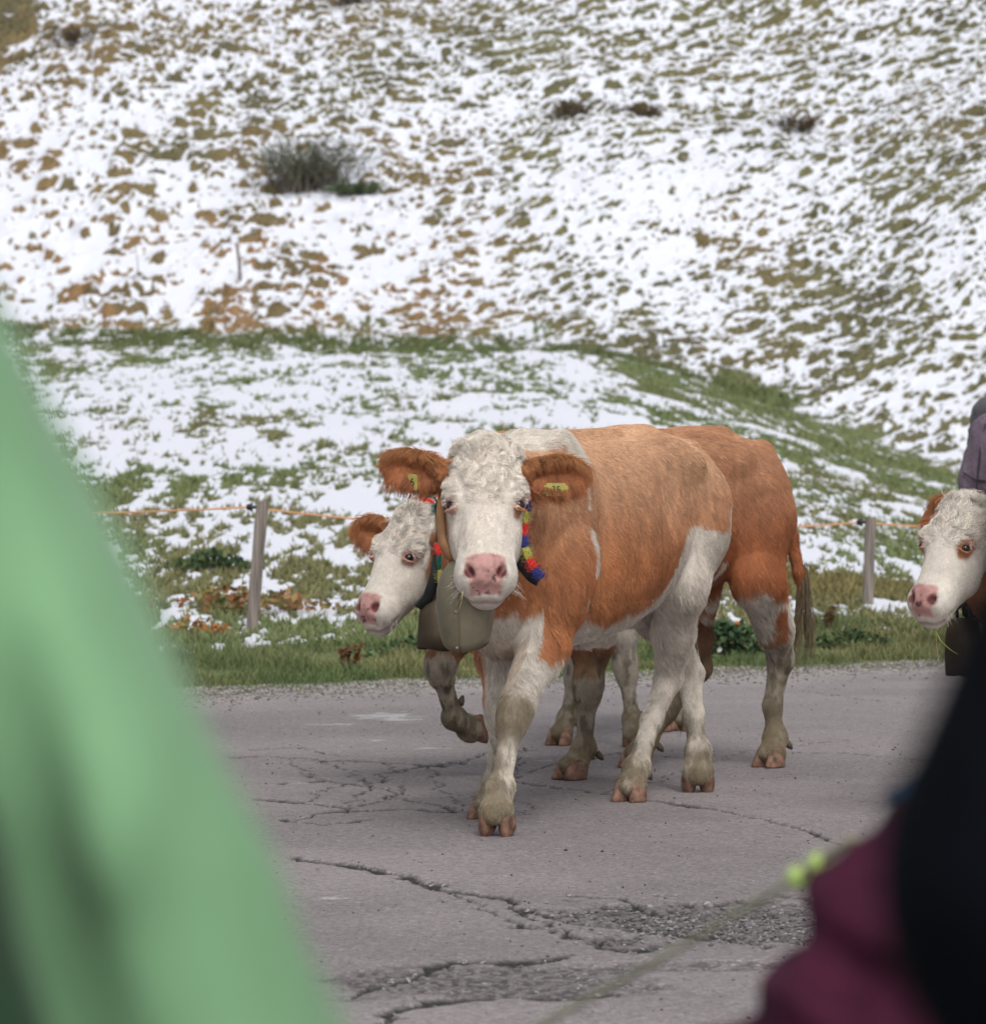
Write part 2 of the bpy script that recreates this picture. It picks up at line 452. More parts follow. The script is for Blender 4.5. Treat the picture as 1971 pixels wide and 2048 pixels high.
# grass on the bare spots
M_GRASS = new_mat('grass_blade', attr='col', rough=.75, spec=.2)
pix_u = GV[:, 0]/GV[:, 1]*FPX+CX
S_all = edge_s(GV[:, 0], GV[:, 1])
def scatter(n, dmin, dmax, umin=-150, umax=2120, pw=1.0, thr=.55):
    """random bare ground points, evenly spread over the picture's width"""
    D = (rng.uniform(dmax**(-pw), dmin**(-pw), n))**(-1/pw) if pw else rng.uniform(dmin, dmax, n)
    U = rng.uniform(umin, umax, n); X = (U-CX)/FPX*D
    z, b, c = terrain(X, D)
    k = b+rng.uniform(-.15, .15, n) > thr
    return np.c_[X, D, z][k], c[k]
P, c = scatter(150000, 22.5, 60, pw=.8)
n = len(P); hh = rng.uniform(.02, .055, n)*(1+P[:, 1]/60)
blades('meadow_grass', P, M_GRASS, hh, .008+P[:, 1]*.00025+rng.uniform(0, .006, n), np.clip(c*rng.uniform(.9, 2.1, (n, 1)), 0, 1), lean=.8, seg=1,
       label='short meadow grass poking through thin snow')
P, c = scatter(190000, 58, 86, pw=0, thr=.6)
n = len(P)
blades('hill_grass', P-np.array([0, 0, .02]), M_GRASS, rng.uniform(.07, .17, n), rng.uniform(.012, .035, n), np.clip(c*rng.uniform(.8, 1.9, (n, 1)), 0, 1), lean=.9, seg=1, bias=(.1, -.35),
       label='brown and olive tussock grass showing between snow on the hillside')

# ------------------------------------------------------------------ road
def road_xy(px, py):
    D = FPX*CH/(py-HZ); return ((px-CX)/FPX*D, D)
CR = [  # cracks traced as polylines on the asphalt (photo positions turned into ground points), width in m
 ([(470, 1515), (560, 1512), (640, 1520), (760, 1522), (900, 1532), (985, 1505), (1060, 1500)], .016),
 ([(500, 1500), (600, 1495), (690, 1512)], .010),
 ([(560, 1568), (650, 1560), (745, 1572), (765, 1548), (850, 1530), (930, 1523)], .016),
 ([(520, 1600), (600, 1605), (700, 1618), (800, 1590), (810, 1600), (925, 1622)], .018),
 ([(745, 1572), (800, 1590), (805, 1570)], .010),
 ([(600, 1640), (660, 1625), (730, 1622), (830, 1618), (900, 1625), (1060, 1630)], .014),
 ([(1040, 1565), (1150, 1580), (1240, 1595), (1300, 1602), (1420, 1617), (1530, 1640), (1620, 1665), (1670, 1690)], .014),
 ([(1000, 1560), (1100, 1532), (1240, 1505), (1420, 1520)], .007),
 ([(590, 1715), (700, 1730), (800, 1755), (900, 1780), (1000, 1795), (1060, 1818), (1140, 1845), (1240, 1850), (1400, 1868), (1520, 1895)], .024),
 ([(600, 1722), (720, 1728), (850, 1768)], .010),
 ([(1040, 1820), (1090, 1850), (1160, 1880), (1250, 1900), (1330, 1890)], .020),
 ([(1200, 1590), (1320, 1560), (1500, 1500), (1700, 1480)], .006),
 ([(1590, 1378), (1700, 1395), (1850, 1412)], .006),
 ([(1560, 1505), (1700, 1508), (1880, 1525)], .008),
 ([(700, 1990), (820, 1950), (900, 1925), (1010, 1925), (1150, 1910)], .016),
 ([(750, 2045), (850, 2010), (960, 1995), (1100, 2000), (1200, 1990)], .022),
 ([(1050, 1490), (1010, 1560), (1060, 1630)], .007),
 ([(560, 1512), (600, 1540), (650, 1560)], .009), ([(640, 1520), (700, 1545), (745, 1572)], .009), ([(620, 1605), (640, 1580), (690, 1566)], .009),
 ([(850, 1530), (880, 1575), (925, 1622)], .008), ([(760, 1522), (800, 1545), (850, 1530)], .008), ([(560, 1640), (640, 1650), (760, 1640)], .010),
 ([(690, 1618), (720, 1590), (745, 1572)], .010), ([(900, 1780), (960, 1810), (1040, 1850), (1160, 1880)], .012), ([(1120, 1790), (1250, 1800), (1340, 1830)], .012),
]
def road_surface(X, D):
    P = np.c_[X, D]
    n = len(X)
    h = (fbm(P, .9, 3, 103)-.5)*.012+(fbm(P, .10, 3, 107)-.5)*.004
    crack = np.zeros(n)
    S2 = np.array([1, .26])
    W = P+np.c_[fbm(P, .16, 4, 111, .65)-.5, fbm(P, .16, 4, 113, .65)-.5]*.17+np.c_[vnoise(P, .02, 115)-.5, vnoise(P, .02, 116)-.5]*.008
    for pts, w in CR:
        q = np.array([road_xy(*p) for p in pts])
        for a, b in zip(q[:-1], q[1:]):
            ab = (b-a)*S2; t = np.clip((((W-a)*S2)@ab)/(ab@ab), 0, 1); d = np.linalg.norm((W-a)*S2-t[:, None]*ab, axis=1)
            ww = w*(.35+1.1*vnoise(P, .13, 117))*.80
            crack = np.maximum(crack, 1-sstep(ww*.35, ww, d))
    # broken surface low right, a worn pothole field with loose aggregate
    hx, hd = road_xy(1440, 1850)
    r = np.sqrt(((X-hx-.05)/.50)**2+((D-hd-.1)/.50)**2)+(fbm(P, .12, 3, 121)-.5)*1.5
    hx2, hd2 = road_xy(980, 1960)
    r2 = np.sqrt(((X-hx2)/.42)**2+((D-hd2)/.30)**2)+(fbm(P, .14, 3, 123)-.5)*1.5
    hx3, hd3 = road_xy(1440, 1930)
    r3 = np.sqrt(((X-hx3)/.36)**2+((D-hd3)/.10)**2)+(fbm(P, .12, 3, 125)-.5)*1.5
    worn = np.maximum(np.maximum(1-sstep(.75, 1.05, r), .75*(1-sstep(.7, 1.1, r2))), .6*(1-sstep(.7, 1.1, r3)))
    agg = vnoise(P, .016, 127)
    h = h-crack*.012-worn*.012+worn*(agg-.5)*.016
    base = lerp(np.array([.255, .226, .225]), np.array([.207, .183, .185]), sstep(.35, .65, fbm(P, (1.6, 1.2, 1), 3, 131)))
    base = base*(1+(fbm(P, .25, 3, 133)-.5)*.22)[:, None]
    s = edge_s(X, D)
    base = lerp(base, np.array([.33, .30, .285]), sstep(-1.0, -.1, s+(fbm(P, .3, 3, 137)-.5)*.8)*.75)
    base = lerp(base, base*.38, worn*(.4+.9*(agg < .5)))
    base = lerp(base, np.array([.020, .018, .018]), np.clip(crack*1.3, 0, 1)*.95)
    # faint white smudges of spilt chalk or old paint
    for (px, py, rx, ry) in ((760, 1432, .16, .20), (700, 1450, .14, .07), (800, 1440, .13, .10), (762, 1480, .06, .05), (975, 1508, .09, .05), (870, 1497, .08, .04), (1090, 1522, .05, .03), (600, 1566, .06, .07), (670, 1795, .05, .04)):
        x0, d0 = road_xy(px, py)
        q = np.sqrt(((X-x0)/rx)**2+((D-d0)/ry)**2)+(fbm(P, (.08, .03, 1), 3, 139)-.5)*2.6
        base = lerp(base, np.array([.50, .50, .50]), (1-sstep(.4, .85, q))*.55)
    h = h-.07*sstep(.02, .28, s+(fbm(P, .22, 3, 141)-.5)*.4)
    return h, base
def asphalt_mat():
    m = bpy.data.materials.new('asphalt'); m.use_nodes = True
    n = m.node_tree; L = n.links; p = n.nodes['Principled BSDF']
    a = n.nodes.new('ShaderNodeAttribute'); a.attribute_name = 'col'
    tc = n.nodes.new('ShaderNodeTexCoord')
    v = n.nodes.new('ShaderNodeTexVoronoi'); v.inputs['Scale'].default_value = 95; L.new(tc.outputs['Object'], v.inputs['Vector'])
    nz = n.nodes.new('ShaderNodeTexNoise'); nz.inputs['Scale'].default_value = 160; nz.inputs['Detail'].default_value = 3; L.new(tc.outputs['Object'], nz.inputs['Vector'])
    sp = n.nodes.new('ShaderNodeSeparateColor'); L.new(v.outputs['Color'], sp.inputs[0])
    mr = n.nodes.new('ShaderNodeMapRange'); mr.inputs[3].default_value = .76; mr.inputs[4].default_value = 1.26; L.new(sp.outputs[0], mr.inputs[0])
    m2 = n.nodes.new('ShaderNodeMapRange'); m2.inputs[1].default_value = .3; m2.inputs[2].default_value = .7; m2.inputs[3].default_value = .80; m2.inputs[4].default_value = 1.20; L.new(nz.outputs['Fac'], m2.inputs[0])
    mu = n.nodes.new('ShaderNodeMath'); mu.operation = 'MULTIPLY'; L.new(mr.outputs[0], mu.inputs[0]); L.new(m2.outputs[0], mu.inputs[1])
    # rare pale stones in the mix
    gt = n.nodes.new('ShaderNodeMapRange'); gt.inputs[1].default_value = .965; gt.inputs[2].default_value = .985; L.new(sp.outputs[1], gt.inputs[0])
    sc = n.nodes.new('ShaderNodeVectorMath'); sc.operation = 'SCALE'; L.new(a.outputs['Color'], sc.inputs[0]); L.new(mu.outputs[0], sc.inputs['Scale'])
    mx = n.nodes.new('ShaderNodeMix'); mx.data_type = 'RGBA'; L.new(gt.outputs[0], mx.inputs['Factor']); L.new(sc.outputs[0], mx.inputs[6]); mx.inputs[7].default_value = (.33, .31, .30, 1)
    L.new(mx.outputs[2], p.inputs['Base Color'])
    bp = n.nodes.new('ShaderNodeBump'); bp.inputs['Strength'].default_value = .4; bp.inputs['Distance'].default_value = .003
    ad = n.nodes.new('ShaderNodeMath'); L.new(v.outputs['Distance'], ad.inputs[0]); L.new(nz.outputs['Fac'], ad.inputs[1]); L.new(ad.outputs[0], bp.inputs['Height'])
    L.new(bp.outputs[0], p.inputs['Normal']); p.inputs['Roughness'].default_value = .8; p.inputs['Specular IOR Level'].default_value = .3
    return m
ur = np.r_[np.linspace(-14000, -300, 24)[:-1], np.linspace(-300, 2250, 760), np.linspace(2250, 14000, 22)[1:]]
Dr = np.r_[np.linspace(-8, 7.8, 8), 1/np.linspace(1/8.0, 1/24., 620)]
U, D = np.meshgrid(ur, Dr)
X = (U-CX)/FPX*np.maximum(D, 8.0)
X = X.ravel(); D = D.ravel()
h, c = road_surface(X, D)
road = mesh_obj('road', np.c_[X, D, h], grid_faces(len(Dr), len(ur)), asphalt_mat(), attrs={'col': c})
road['kind'] = 'structure'
# plain ground far outside the picture
gm = new_mat('far_ground', (.16, .17, .10), .9, .1, noise=(.7, .6, 1.5))
g = mesh_obj('ground', np.array([(-600, -600, -.16), (600, -600, -.16), (600, 600, -.16), (-600, 600, -.16)]), [[0, 1, 2, 3]], gm, smooth=False)
g['kind'] = 'structure'

# gravel along the edge and loose chips
def stones(name, X, D, Z, size, col, label):
    n = len(X)
    ico = np.array([(1, 0, 0), (-1, 0, 0), (0, 1, 0), (0, -1, 0), (0, 0, 1), (0, 0, -1)], float)
    tri = np.array([(0, 2, 4), (2, 1, 4), (1, 3, 4), (3, 0, 4), (2, 0, 5), (1, 2, 5), (3, 1, 5), (0, 3, 5)])
    a = rng.uniform(0, 6.28, n); ca, sa = np.cos(a), np.sin(a)
    v = ico[None]*rng.uniform(.6, 1.2, (n, 6, 1))*np.stack([size*rng.uniform(.8, 1.3, n), size*rng.uniform(.7, 1.1, n), size*rng.uniform(.45, .8, n)], 1)[:, None]
    x = v[..., 0]*ca[:, None]-v[..., 1]*sa[:, None]+X[:, None]; y = v[..., 0]*sa[:, None]+v[..., 1]*ca[:, None]+D[:, None]; z = v[..., 2]+(Z+size*.3)[:, None]
    V = np.stack([x, y, z], -1).reshape(-1, 3)
    F = (np.arange(n)[:, None, None]*6+tri[None]).reshape(-1, 3)
    o = mesh_obj(name, V, F, M_STONE, smooth=False, attrs={'col': np.repeat(col, 6, 0)})
    tag(o, label, kind='stuff'); return o
M_STONE = new_mat('gravel', attr='col', rough=.9, spec=.2)
n = 15000
X = rng.uniform(-2.8, 3.6, n); s = -rng.gamma(1.6, .20, n)+.28
D = s/.842+20.62+.64*X
h, _ = road_surface(X, D); zt, _, _ = terrain(X, D)
k = rng.uniform(0, 1, n) < .35+.65*(fbm(np.c_[X, D], .6, 2, 151) > .45)*sstep(2.2, -1.0, X)+.15
X, D, h, zt = X[k], D[k], h[k], zt[k]; n = len(X)
g0 = rng.uniform(.12, .36, (n, 1))
stones('gravel', X, D, np.maximum(h, zt), rng.uniform(.004, .013, n), g0*np.array([1.0, .93, .88]), 'pale loose gravel along the grassy edge of the road')
n = 900
U = rng.uniform(250, 1950, n); D = rng.uniform(8.6, 21, n); X = (U-CX)/FPX*D
h, _ = road_surface(X, D); g0 = rng.uniform(.03, .3, (n, 1))**1.2
stones('grit', X, D, h, rng.uniform(.002, .006, n), g0*np.array([1, .92, .9]), 'scattered grit lying on the asphalt')
hx, hd = road_xy(1440, 1850); n = 700
X = hx+rng.normal(0, .17, n); D = hd+rng.normal(0, .2, n); h, _ = road_surface(X, D); g0 = rng.uniform(.06, .3, (n, 1))
stones('broken_asphalt', X, D, h, rng.uniform(.003, .009, n), g0*np.array([1, .95, .95]), 'loose crumbs of broken asphalt in the worn patch')

# verge grass: longer, lush, in clumps
n = 95000
X = rng.uniform(-3.2, 4.0, n); s = rng.gamma(2.2, .55, n)-.12
D = s/.842+20.62+.64*X
P2 = np.c_[X, D]
cl = fbm(P2, .32, 3, 161); cb = fbm(P2, 1.3, 2, 163)
k = (rng.uniform(0, 1, n) < sstep(.28, .62, cl)+.25) & (s < 3.6) & (s > -.12+.3*cb)
X, D, s, cl, cb = X[k], D[k], s[k], cl[k], cb[k]; n = len(X)
z, bare, _ = terrain(X, D)
k = (bare > .5) | (s < 1.3); X, D, s, cl, cb, z = X[k], D[k], s[k], cl[k], cb[k], z[k]; n = len(X)
col = lerp(np.array([.110, .165, .065]), np.array([.27, .25, .115]), np.clip(sstep(.35, .7, cb)*.8+rng.normal(0, .22, n), 0, 1))
hh = (.03+.11*sstep(.35, .75, cl)*sstep(-.1, .5, s))*rng.uniform(.5, 1.3, n)
blades('verge_grass', np.c_[X, D, z-.01], M_GRASS, hh, rng.uniform(.003, .0075, n), np.clip(col*rng.uniform(.55, 1.5, (n, 1)), 0, 1), lean=.75, seg=2,
       label='long tangled green and straw coloured grass on the roadside verge')

# ------------------------------------------------------------------ cattle
M_SKIN = new_mat('cow_skin', attr='coat', rough=.75, spec=.25, noise=(60, .88, 1.1))
def hair_mat():
    m = bpy.data.materials.new('cow_hair'); m.use_nodes = True
    n = m.node_tree; p = n.nodes['Principled BSDF']
    a = n.nodes.new('ShaderNodeAttribute'); a.attribute_name = 'col'
    hi = n.nodes.new('ShaderNodeHairInfo')
    mr = n.nodes.new('ShaderNodeMapRange'); mr.inputs[3].default_value = .62; mr.inputs[4].default_value = 1.15  # roots darker than tips: shade between strands put into the hair colour
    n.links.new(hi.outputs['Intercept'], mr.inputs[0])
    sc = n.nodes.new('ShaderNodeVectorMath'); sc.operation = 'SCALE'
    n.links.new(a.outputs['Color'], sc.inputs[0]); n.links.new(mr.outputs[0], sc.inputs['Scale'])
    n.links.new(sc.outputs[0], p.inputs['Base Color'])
    p.inputs['Roughness'].default_value = .55; p.inputs['Specular IOR Level'].default_value = .35
    return m
M_HAIR = hair_mat()
M_HOOF = new_mat('hoof_horn', (.22, .122, .085), .6, .3, noise=(34, .30, 1.45), bump=(60, .3, .002))
M_EYE = new_mat('eye_ball', (.010, .008, .010), .14, .5)
M_TAG = new_mat('tag_plastic', (.44, .40, .11), .5, .3, noise=(40, .8, 1.1))
M_INK = new_mat('tag_print', (.03, .03, .03), .6, .2)
M_DEW = new_mat('dewclaw_horn', (.10, .075, .055), .6, .3)

WHITE = np.array([.735, .67, .59]); BROWN = np.array([.55, .232, .103]); DARKB = np.array([.27, .10, .040])
MUD = np.array([.155, .128, .085]); PINK = np.array([.60, .33, .30]); CREAM = np.array([.50, .40, .31])

def nrm(v): v = np.array(v, float); return v/np.linalg.norm(v)

def hoof_geo(T, L=.112, W=.066, Hh=.074):
    """one claw; T (4x4 numpy) places it. returns verts, faces"""
    V = []; F = []
    lev = [(0, 1.0, 0), (.12, 1.02, 0), (.55, .93, -.012), (.9, .84, -.024), (1.0, .76, -.026)]
    N = 16
    for z, sc, off in lev:
        for j in range(N):
            a = 2*math.pi*j/N; c, s_ = math.cos(a), math.sin(a)
            x = c*L/2*(1.0 if c < 0 else 1.05); y = s_*W/2*(1.0 if s_ > 0 else .72)
            y *= 1-.28*max(c, 0)**2
            V.append((x*sc+off, y*sc, z*Hh*(1-.28*(-c if c < 0 else 0)*(z > .3))))
    for i in range(len(lev)-1):
        for j in range(N): k = (j+1) % N; F.append([i*N+j, i*N+k, (i+1)*N+k, (i+1)*N+j])
    F += [list(range(N))[::-1], [(len(lev)-1)*N+j for j in range(N)]]
    V = np.array(V); V = V@T[:3, :3].T+T[:3, 3]
    return V, F

def frame_from(x, z_hint):
    x = nrm(x); y = nrm(np.cross(z_hint, x)); z = np.cross(x, y)
    return np.stack([x, y, z])        # rows

class Cow:
    pass

HT = [0, .05, .12, .20, .28, .34, .40, .46, .50, .525]
HW = [.085, .107, .117, .120, .104, .091, .089, .085, .068, .04]
HF = [-.005, .035, .050, .052, .044, .040, .040, .022, -.004, -.035]
HB = [-.13, -.175, -.205, -.215, -.215, -.195, -.165, -.140, -.118, -.095]

def build_cow(name, label, O, th, legs, head, res, coatfn, scale=1.0, neck_mid=None, tail=None, ears=None, nh=150000, rs=1.0, hs=1.0, hl=1.0, tag_text=None, eye_dark=True, rump_bump=0.0):
    th = math.radians(th)
    root = empty('cow', (O[0], O[1], 0), 0)
    tag(root, label, 'cow', 'brown and white cows walking along the road')
    f = np.array([-math.sin(th), -math.cos(th), 0]); l = np.array([math.cos(th), -math.sin(th), 0]); up = np.array([0, 0, 1.])
    B = np.stack([f, l, up])          # rows: local axes in world axes; local->world: v@B
    tail = tail or [(-.80*rs, 0, 1.16), (-.85*rs, .0, 1.05), (-.87*rs, .01, .85), (-.87*rs, .02, .62), (-.86*rs, .03, .48)]
    Fd = Field((-1.06, -.46, -.01), (1.62, .56, 1.42), res)
    s = 1.0
    # trunk
    xs = [-.84, -.76, -.62, -.46, -.25, 0, .25, .42, .56, .68, .77]
    top = [1.10, 1.225, 1.275, 1.285, 1.262, 1.255, 1.250, 1.265, 1.25, 1.16, 1.02]
    bot = [.98, .84, .76, .70, .64, .585, .57, .575, .60, .64, .74]
    xs = [x_*rs if x_ < 0 else x_ for x_ in xs]
    wd = [.06, .135, .190, .226, .254, .278, .252, .216, .185, .148, .10]
    Fd.loft((0, 0, 0), np.eye(3), xs, wd, top, bot, p=2.25, k=.05, egg=-.10)
    Fd.cap((.5, 0, 1.235), (-.5, 0, 1.255), .035, .04, k=.05)                 # spine
    for sg in (-1, 1):
        Fd.cap((-.34*rs, sg*.10, 1.205), (-.47*rs, sg*.188, 1.165), .050, .042, k=.11)   # hook bones
        Fd.cap((-.74*rs, sg*.07, 1.20), (-.80*rs, sg*.085, 1.13), .045, .035, k=.05)     # pin bones
        Fd.ell((.48, sg*.14, 1.02), (.17, .085, .26), k=.07)                       # shoulder blade
        Fd.ell((.50, sg*.15, .80), (.13, .085, .15), k=.06)                        # upper arm muscle
        Fd.ell((-.60*rs, sg*.13, .98), (.20, .10, .24), k=.07)                        # thigh
        Fd.ell((-.25*rs, sg*.285, 1.07), (.12, .045, .09), k=.10, sub=True)             # hollow in front of the hip
        Fd.ell((.32, sg*.275, .88), (.035, .05, .24), k=.08, sub=True)
    Fd.cap((.70, 0, .80), (.62, 0, .63), .105, .085, k=.07)                    # brisket
    Fd.cap((-.15, 0, .60), (.0, 0, .60), .05, .04, k=.05)
    # legs
    hoofs = []; legmeta = []
    for ln, pts in legs.items():
        pts = [np.array(p, float) for p in pts]
        sg = 1 if ln[0] == 'L' else -1
        if ln[1] == 'F':
            sh = np.array([.47, sg*.13, .86])
            ch = [sh]+pts
            rr = [.125, .100, .066, .050, .046, .044]
            Fd.cap(ch[0], ch[1], rr[0], rr[1], k=.06)
            Fd.cap(ch[1], ch[2], rr[1]*.95, .073, k=.04)
            e, kn, fe, ho = ch[2], ch[3], ch[4], ch[5]
            Fd.cap(e, kn, .073, .047, k=.03); Fd.cap(kn+(e-kn)*.08, kn+nrm(fe-kn)*.035, .056, .050, k=.03)
            Fd.cap(kn, fe, .037, .030, k=.025); Fd.ell(fe, (.043, .043, .037), k=.03)
            Fd.cap(fe, ho, .039, .041, k=.025)
            legmeta.append((e, kn, fe, ho))
        else:
            hp, st, gk, hk, cn, fe, ho = pts
            Fd.cap((-.60*rs, sg*.12, 1.02), hp, .16, .14, k=.06); Fd.cap(hp, st, .130, .092, k=.06)
            Fd.cap(st, gk, .092, .062, k=.05); Fd.cap(gk, hk, .060, .046, k=.04)
            bk = nrm(hk-(gk+cn)/2+np.array([-.02, 0, 0]))
            Fd.cap(gk+bk*.045, hk+bk*.028+np.array([0, 0, .01]), .022, .026, k=.04)
            Fd.cap(hk, cn, .044, .033, k=.03); Fd.cap(cn, fe, .033, .034, k=.03); Fd.ell(fe, (.045, .043, .038), k=.03)
            Fd.cap(fe, ho, .041, .043, k=.025)
            legmeta.append((gk, hk, fe, ho))
        # hooves: two claws pointing along the pastern's horizontal heading
        d = ho-fe; hd = np.array([d[0], d[1], 0]);
        pitch = 0.0
        if ln in head.get('lift', {}): pitch, hd = head['lift'][ln][0], np.array(head['lift'][ln][1], float)
        else: hd = hd if np.linalg.norm(hd) > .02 else np.array([1, 0, 0]); hd = nrm(hd)*.4+np.array([1, 0, 0])
        hd = nrm(hd); side = np.cross((0, 0, 1), hd)
        fw = hd*math.cos(pitch)-np.array([0, 0, 1])*math.sin(pitch); upv = np.cross(fw, side)
        base = ho-upv*.060+fw*.024 if ln in head.get('lift', {}) else np.array([ho[0], ho[1], 0.001])+fw*.020
        Fd.ell(ho-upv*.004+fw*.006, (.054, .053, .032), np.stack([fw, side, upv]), k=.03)
        for q in (-1, 1):
            T = np.eye(4); ca, sa = math.cos(q*.10), math.sin(q*.10)
            fx = fw*ca+side*sa; sy = side*ca-fw*sa
            T[:3, 0], T[:3, 1], T[:3, 2] = fx, sy*q, upv
            T[:3, 3] = base+side*q*.0270
            hoofs.append((ln, T))
        # dewclaws
        bkv = -fw
        for q in (-1, 1): hoofs.append((ln+'d', fe+bkv*.045+side*q*.022-upv*.02, fe+bkv*.072+side*q*.026-upv*.045))
    # head frame
    ho_ = np.array(head['o'], float); a = nrm(head['a']); nh_ = nrm(head['n']); nh_ = nrm(nh_-a*(nh_@a))
    left = np.cross(nh_, a); left = left if left[1]*1.0 > 0 or True else left
    left = -np.cross(a, nh_) if False else np.cross(nh_, a)
    # want left = animal's left: a points to the muzzle (down/forward), n out of the forehead
    HM = np.stack([a, left, nh_])
    HP = lambda t, y, z: ho_+HM[0]*t*hl*hs+HM[1]*y*hs+HM[2]*z*hs
    def HE(c, r, M=None, k=.03, sub=False): Fd.ell(c, np.array(r)*hs, HM if M is None else M, k, sub)
    # neck
    nb = HP(.10, 0, -.14); nm = np.array(neck_mid) if neck_mid is not None else (np.array([.55, 0, 1.05])+nb)/2
    Fd.cap((.46, 0, 1.02), nm, .215, .155, k=.08, ys=1.35); Fd.cap(nm, nb, .155, .115, k=.06, ys=1.15)
    th0 = HP(.24, 0, -.19)
    nl = nm+np.array([.02, 0, -.16]); Fd.cap((.60, 0, .86), nl, .16, .10, k=.08, ys=1.3); Fd.cap(nl, th0, .10, .060, k=.07, ys=1.2)
    # head
    Fd.loft(ho_, HM, np.array(HT)*hs*hl, np.array(HW)*hs, np.array(HF)*hs, np.array(HB)*hs, p=2.5, k=.03, egg=.30)
    HE(HP(.03, 0, -.045), (.07, .10, .085), k=.03)                         # poll
    for q in (-1, 1):
        HE(HP(.175, q*.098, .004), (.050, .030, .034), k=.03)              # brow
        HE(HP(.285, q*.072, -.10), (.08, .040, .075), k=.03)               # cheek
        HE(HP(.445, q*.058, -.035), (.055, .040, .058), k=.025)            # muzzle sides
        HE(HP(.330, q*.105, .035), (.09, .028, .03), k=.03, sub=True)      # hollow beside the nose bone
        HE(HP(.212, q*.116, .024), (.017, .016, .018), k=.012, sub=True)   # eye socket
        Fd.cap(HP(.196, q*.090, .038), HP(.193, q*.126, .000), .0065*hs, .0065*hs, k=.010)   # upper lid
        Fd.cap(HP(.232, q*.094, .034), HP(.230, q*.120, .004), .006*hs, .006*hs, k=.012)   # lower lid
    HE(HP(.490, 0, -.085), (.045, .052, .040), k=.025)                     # chin
    HE(HP(.440, 0, .000), (.055, .066, .040), k=.025)                      # nose pad
    M2 = HM
    for q in (-1, 1):
        mm = np.stack([nrm(HM[0]+HM[1]*q*-.55), nrm(HM[1]+HM[0]*q*.55), HM[2]])
        HE(HP(.458, q*.049, .026), (.026, .0105, .024), mm, k=.012, sub=True)  # nostril
    for q in (-1, 1):                                                              # mouth line
        Fd.cap(HP(.502, q*.0, -.046), HP(.475, q*.085, -.072), .006, .006, k=.012, sub=True)
        Fd.cap(HP(.475, q*.085, -.072), HP(.40, q*.10, -.10), .005, .003, k=.010, sub=True)
    # ears
    earmeta = []
    for q, key in ((1, 'L'), (-1, 'R')):
        ed, en, el = ears[key] if ears else (None, None, None)
        ed = nrm(ed); en = nrm(en); en = nrm(en-ed*(en@ed)); ew = np.cross(en, ed)
        eb = HP(.065, q*.105, -.055)
        EM = np.stack([ed, ew, en]); ec = eb+ed*(el*.52)
        Fd.cap(eb-ed*.02, eb+ed*.05, .030, .026, k=.025)
        Fd.ell(ec, (el*.52, .060, .017), EM, k=.02)
        Fd.ell(ec+en*.020+ed*.008, (el*.40, .044, .020), EM, k=.012, sub=True)
        earmeta.append((eb, ec, EM, el, q))
    # tail
    tr = np.linspace(.035, .014, len(tail))
    for i in range(len(tail)-1): Fd.cap(tail[i], tail[i+1], tr[i], tr[i+1], k=.03)
    V, Q = Fd.mesh()
    V = relax(V, Q, 2, .4); N = vert_normals(V, Q)
    # regions in head coordinates
    def headc(P):
        d = P-ho_; return d@HM[0]/(hs*hl), d@HM[1]/hs, d@HM[2]/hs
    def regions(P):
        t, y, z = headc(P)
        inh = (t > -.08) & (t < .57) & (np.abs(y) < .175) & (z > -.26) & (z < .12)
        inh &= (z > -.205+.35*(.0-t)) | (t > .2)
        ear = np.zeros(len(P)); 
        for eb, ec, EM, el, q in earmeta:
            d = P-ec; u = d@EM[0]; v = d@EM[1]; w = d@EM[2]
            k = (np.abs(u) < el*.57) & (np.abs(v) < .075) & (np.abs(w) < .05) & (np.abs((P-ho_)@HM[1]) > .112)
            ear[k] = np.where(w[k] > .0, 2, 1)
        return t, y, z, inh, ear
    hfn = dict(ears=earmeta, HM=HM, HP=HP, headc=headc, regions=regions, legs=legmeta, ln=list(legs.keys()), head=head)
    colr = coatfn(V, N, hfn)
    Vw = V*scale
    W_ = Vw@B
    body = mesh_obj('body', W_, Q, M_SKIN, root, attrs={'coat': colr*.8})
    # hooves
    groups = {}
    for h in hoofs:
        if len(h) == 2:
            v, F = hoof_geo(h[1]); v = (v*scale)@B
            o = mesh_obj('hoof', v, F, M_HOOF, root)
        else:
            o = tube('dewclaw', [tuple((p*scale)@B) for p in (h[1], (np.array(h[1])*.5+np.array(h[2])*.5), h[2])], [.014*scale, .013*scale, .005*scale], M_DEW, root, seg=8)
    # eyes
    for q in (-1, 1):
        c = HP(.2135, q*.1015, .008)
        bm = bmesh.new(); bmesh.ops.create_uvsphere(bm, u_segments=24, v_segments=14, radius=.0200*scale*hs)
        me = bpy.data.meshes.new('eye'); bm.to_mesh(me); bm.free(); me.polygons.foreach_set('use_smooth', [True]*len(me.polygons)); me.materials.append(M_EYE)
        o = bpy.data.objects.new('eye', me); COL.objects.link(o); o.parent = root; o.location = tuple((c*scale)@B)
    # ---------------- hair
    camv = (np.array([0, 0, CH])-(W_+np.array([O[0], O[1], 0]))); camv /= np.linalg.norm(camv, axis=1, keepdims=True)
    Nw = N@B
    tri = np.concatenate([Q[:, [0, 1, 2]], Q[:, [0, 2, 3]]])
    A = np.linalg.norm(np.cross(V[tri[:, 1]]-V[tri[:, 0]], V[tri[:, 2]]-V[tri[:, 0]]), axis=1)
    facing = (Nw*camv).sum(1)[tri[:, 0]]
    t, y, z, inh, ear = regions(V)
    wgt = np.where(facing > -.25, 1.0, .12)
    dens = 1+1.6*inh+2.2*(ear > 0)
    pr = A*wgt*dens[tri[:, 0]]; pr /= pr.sum()
    ti = rng.choice(len(tri), nh, p=pr)
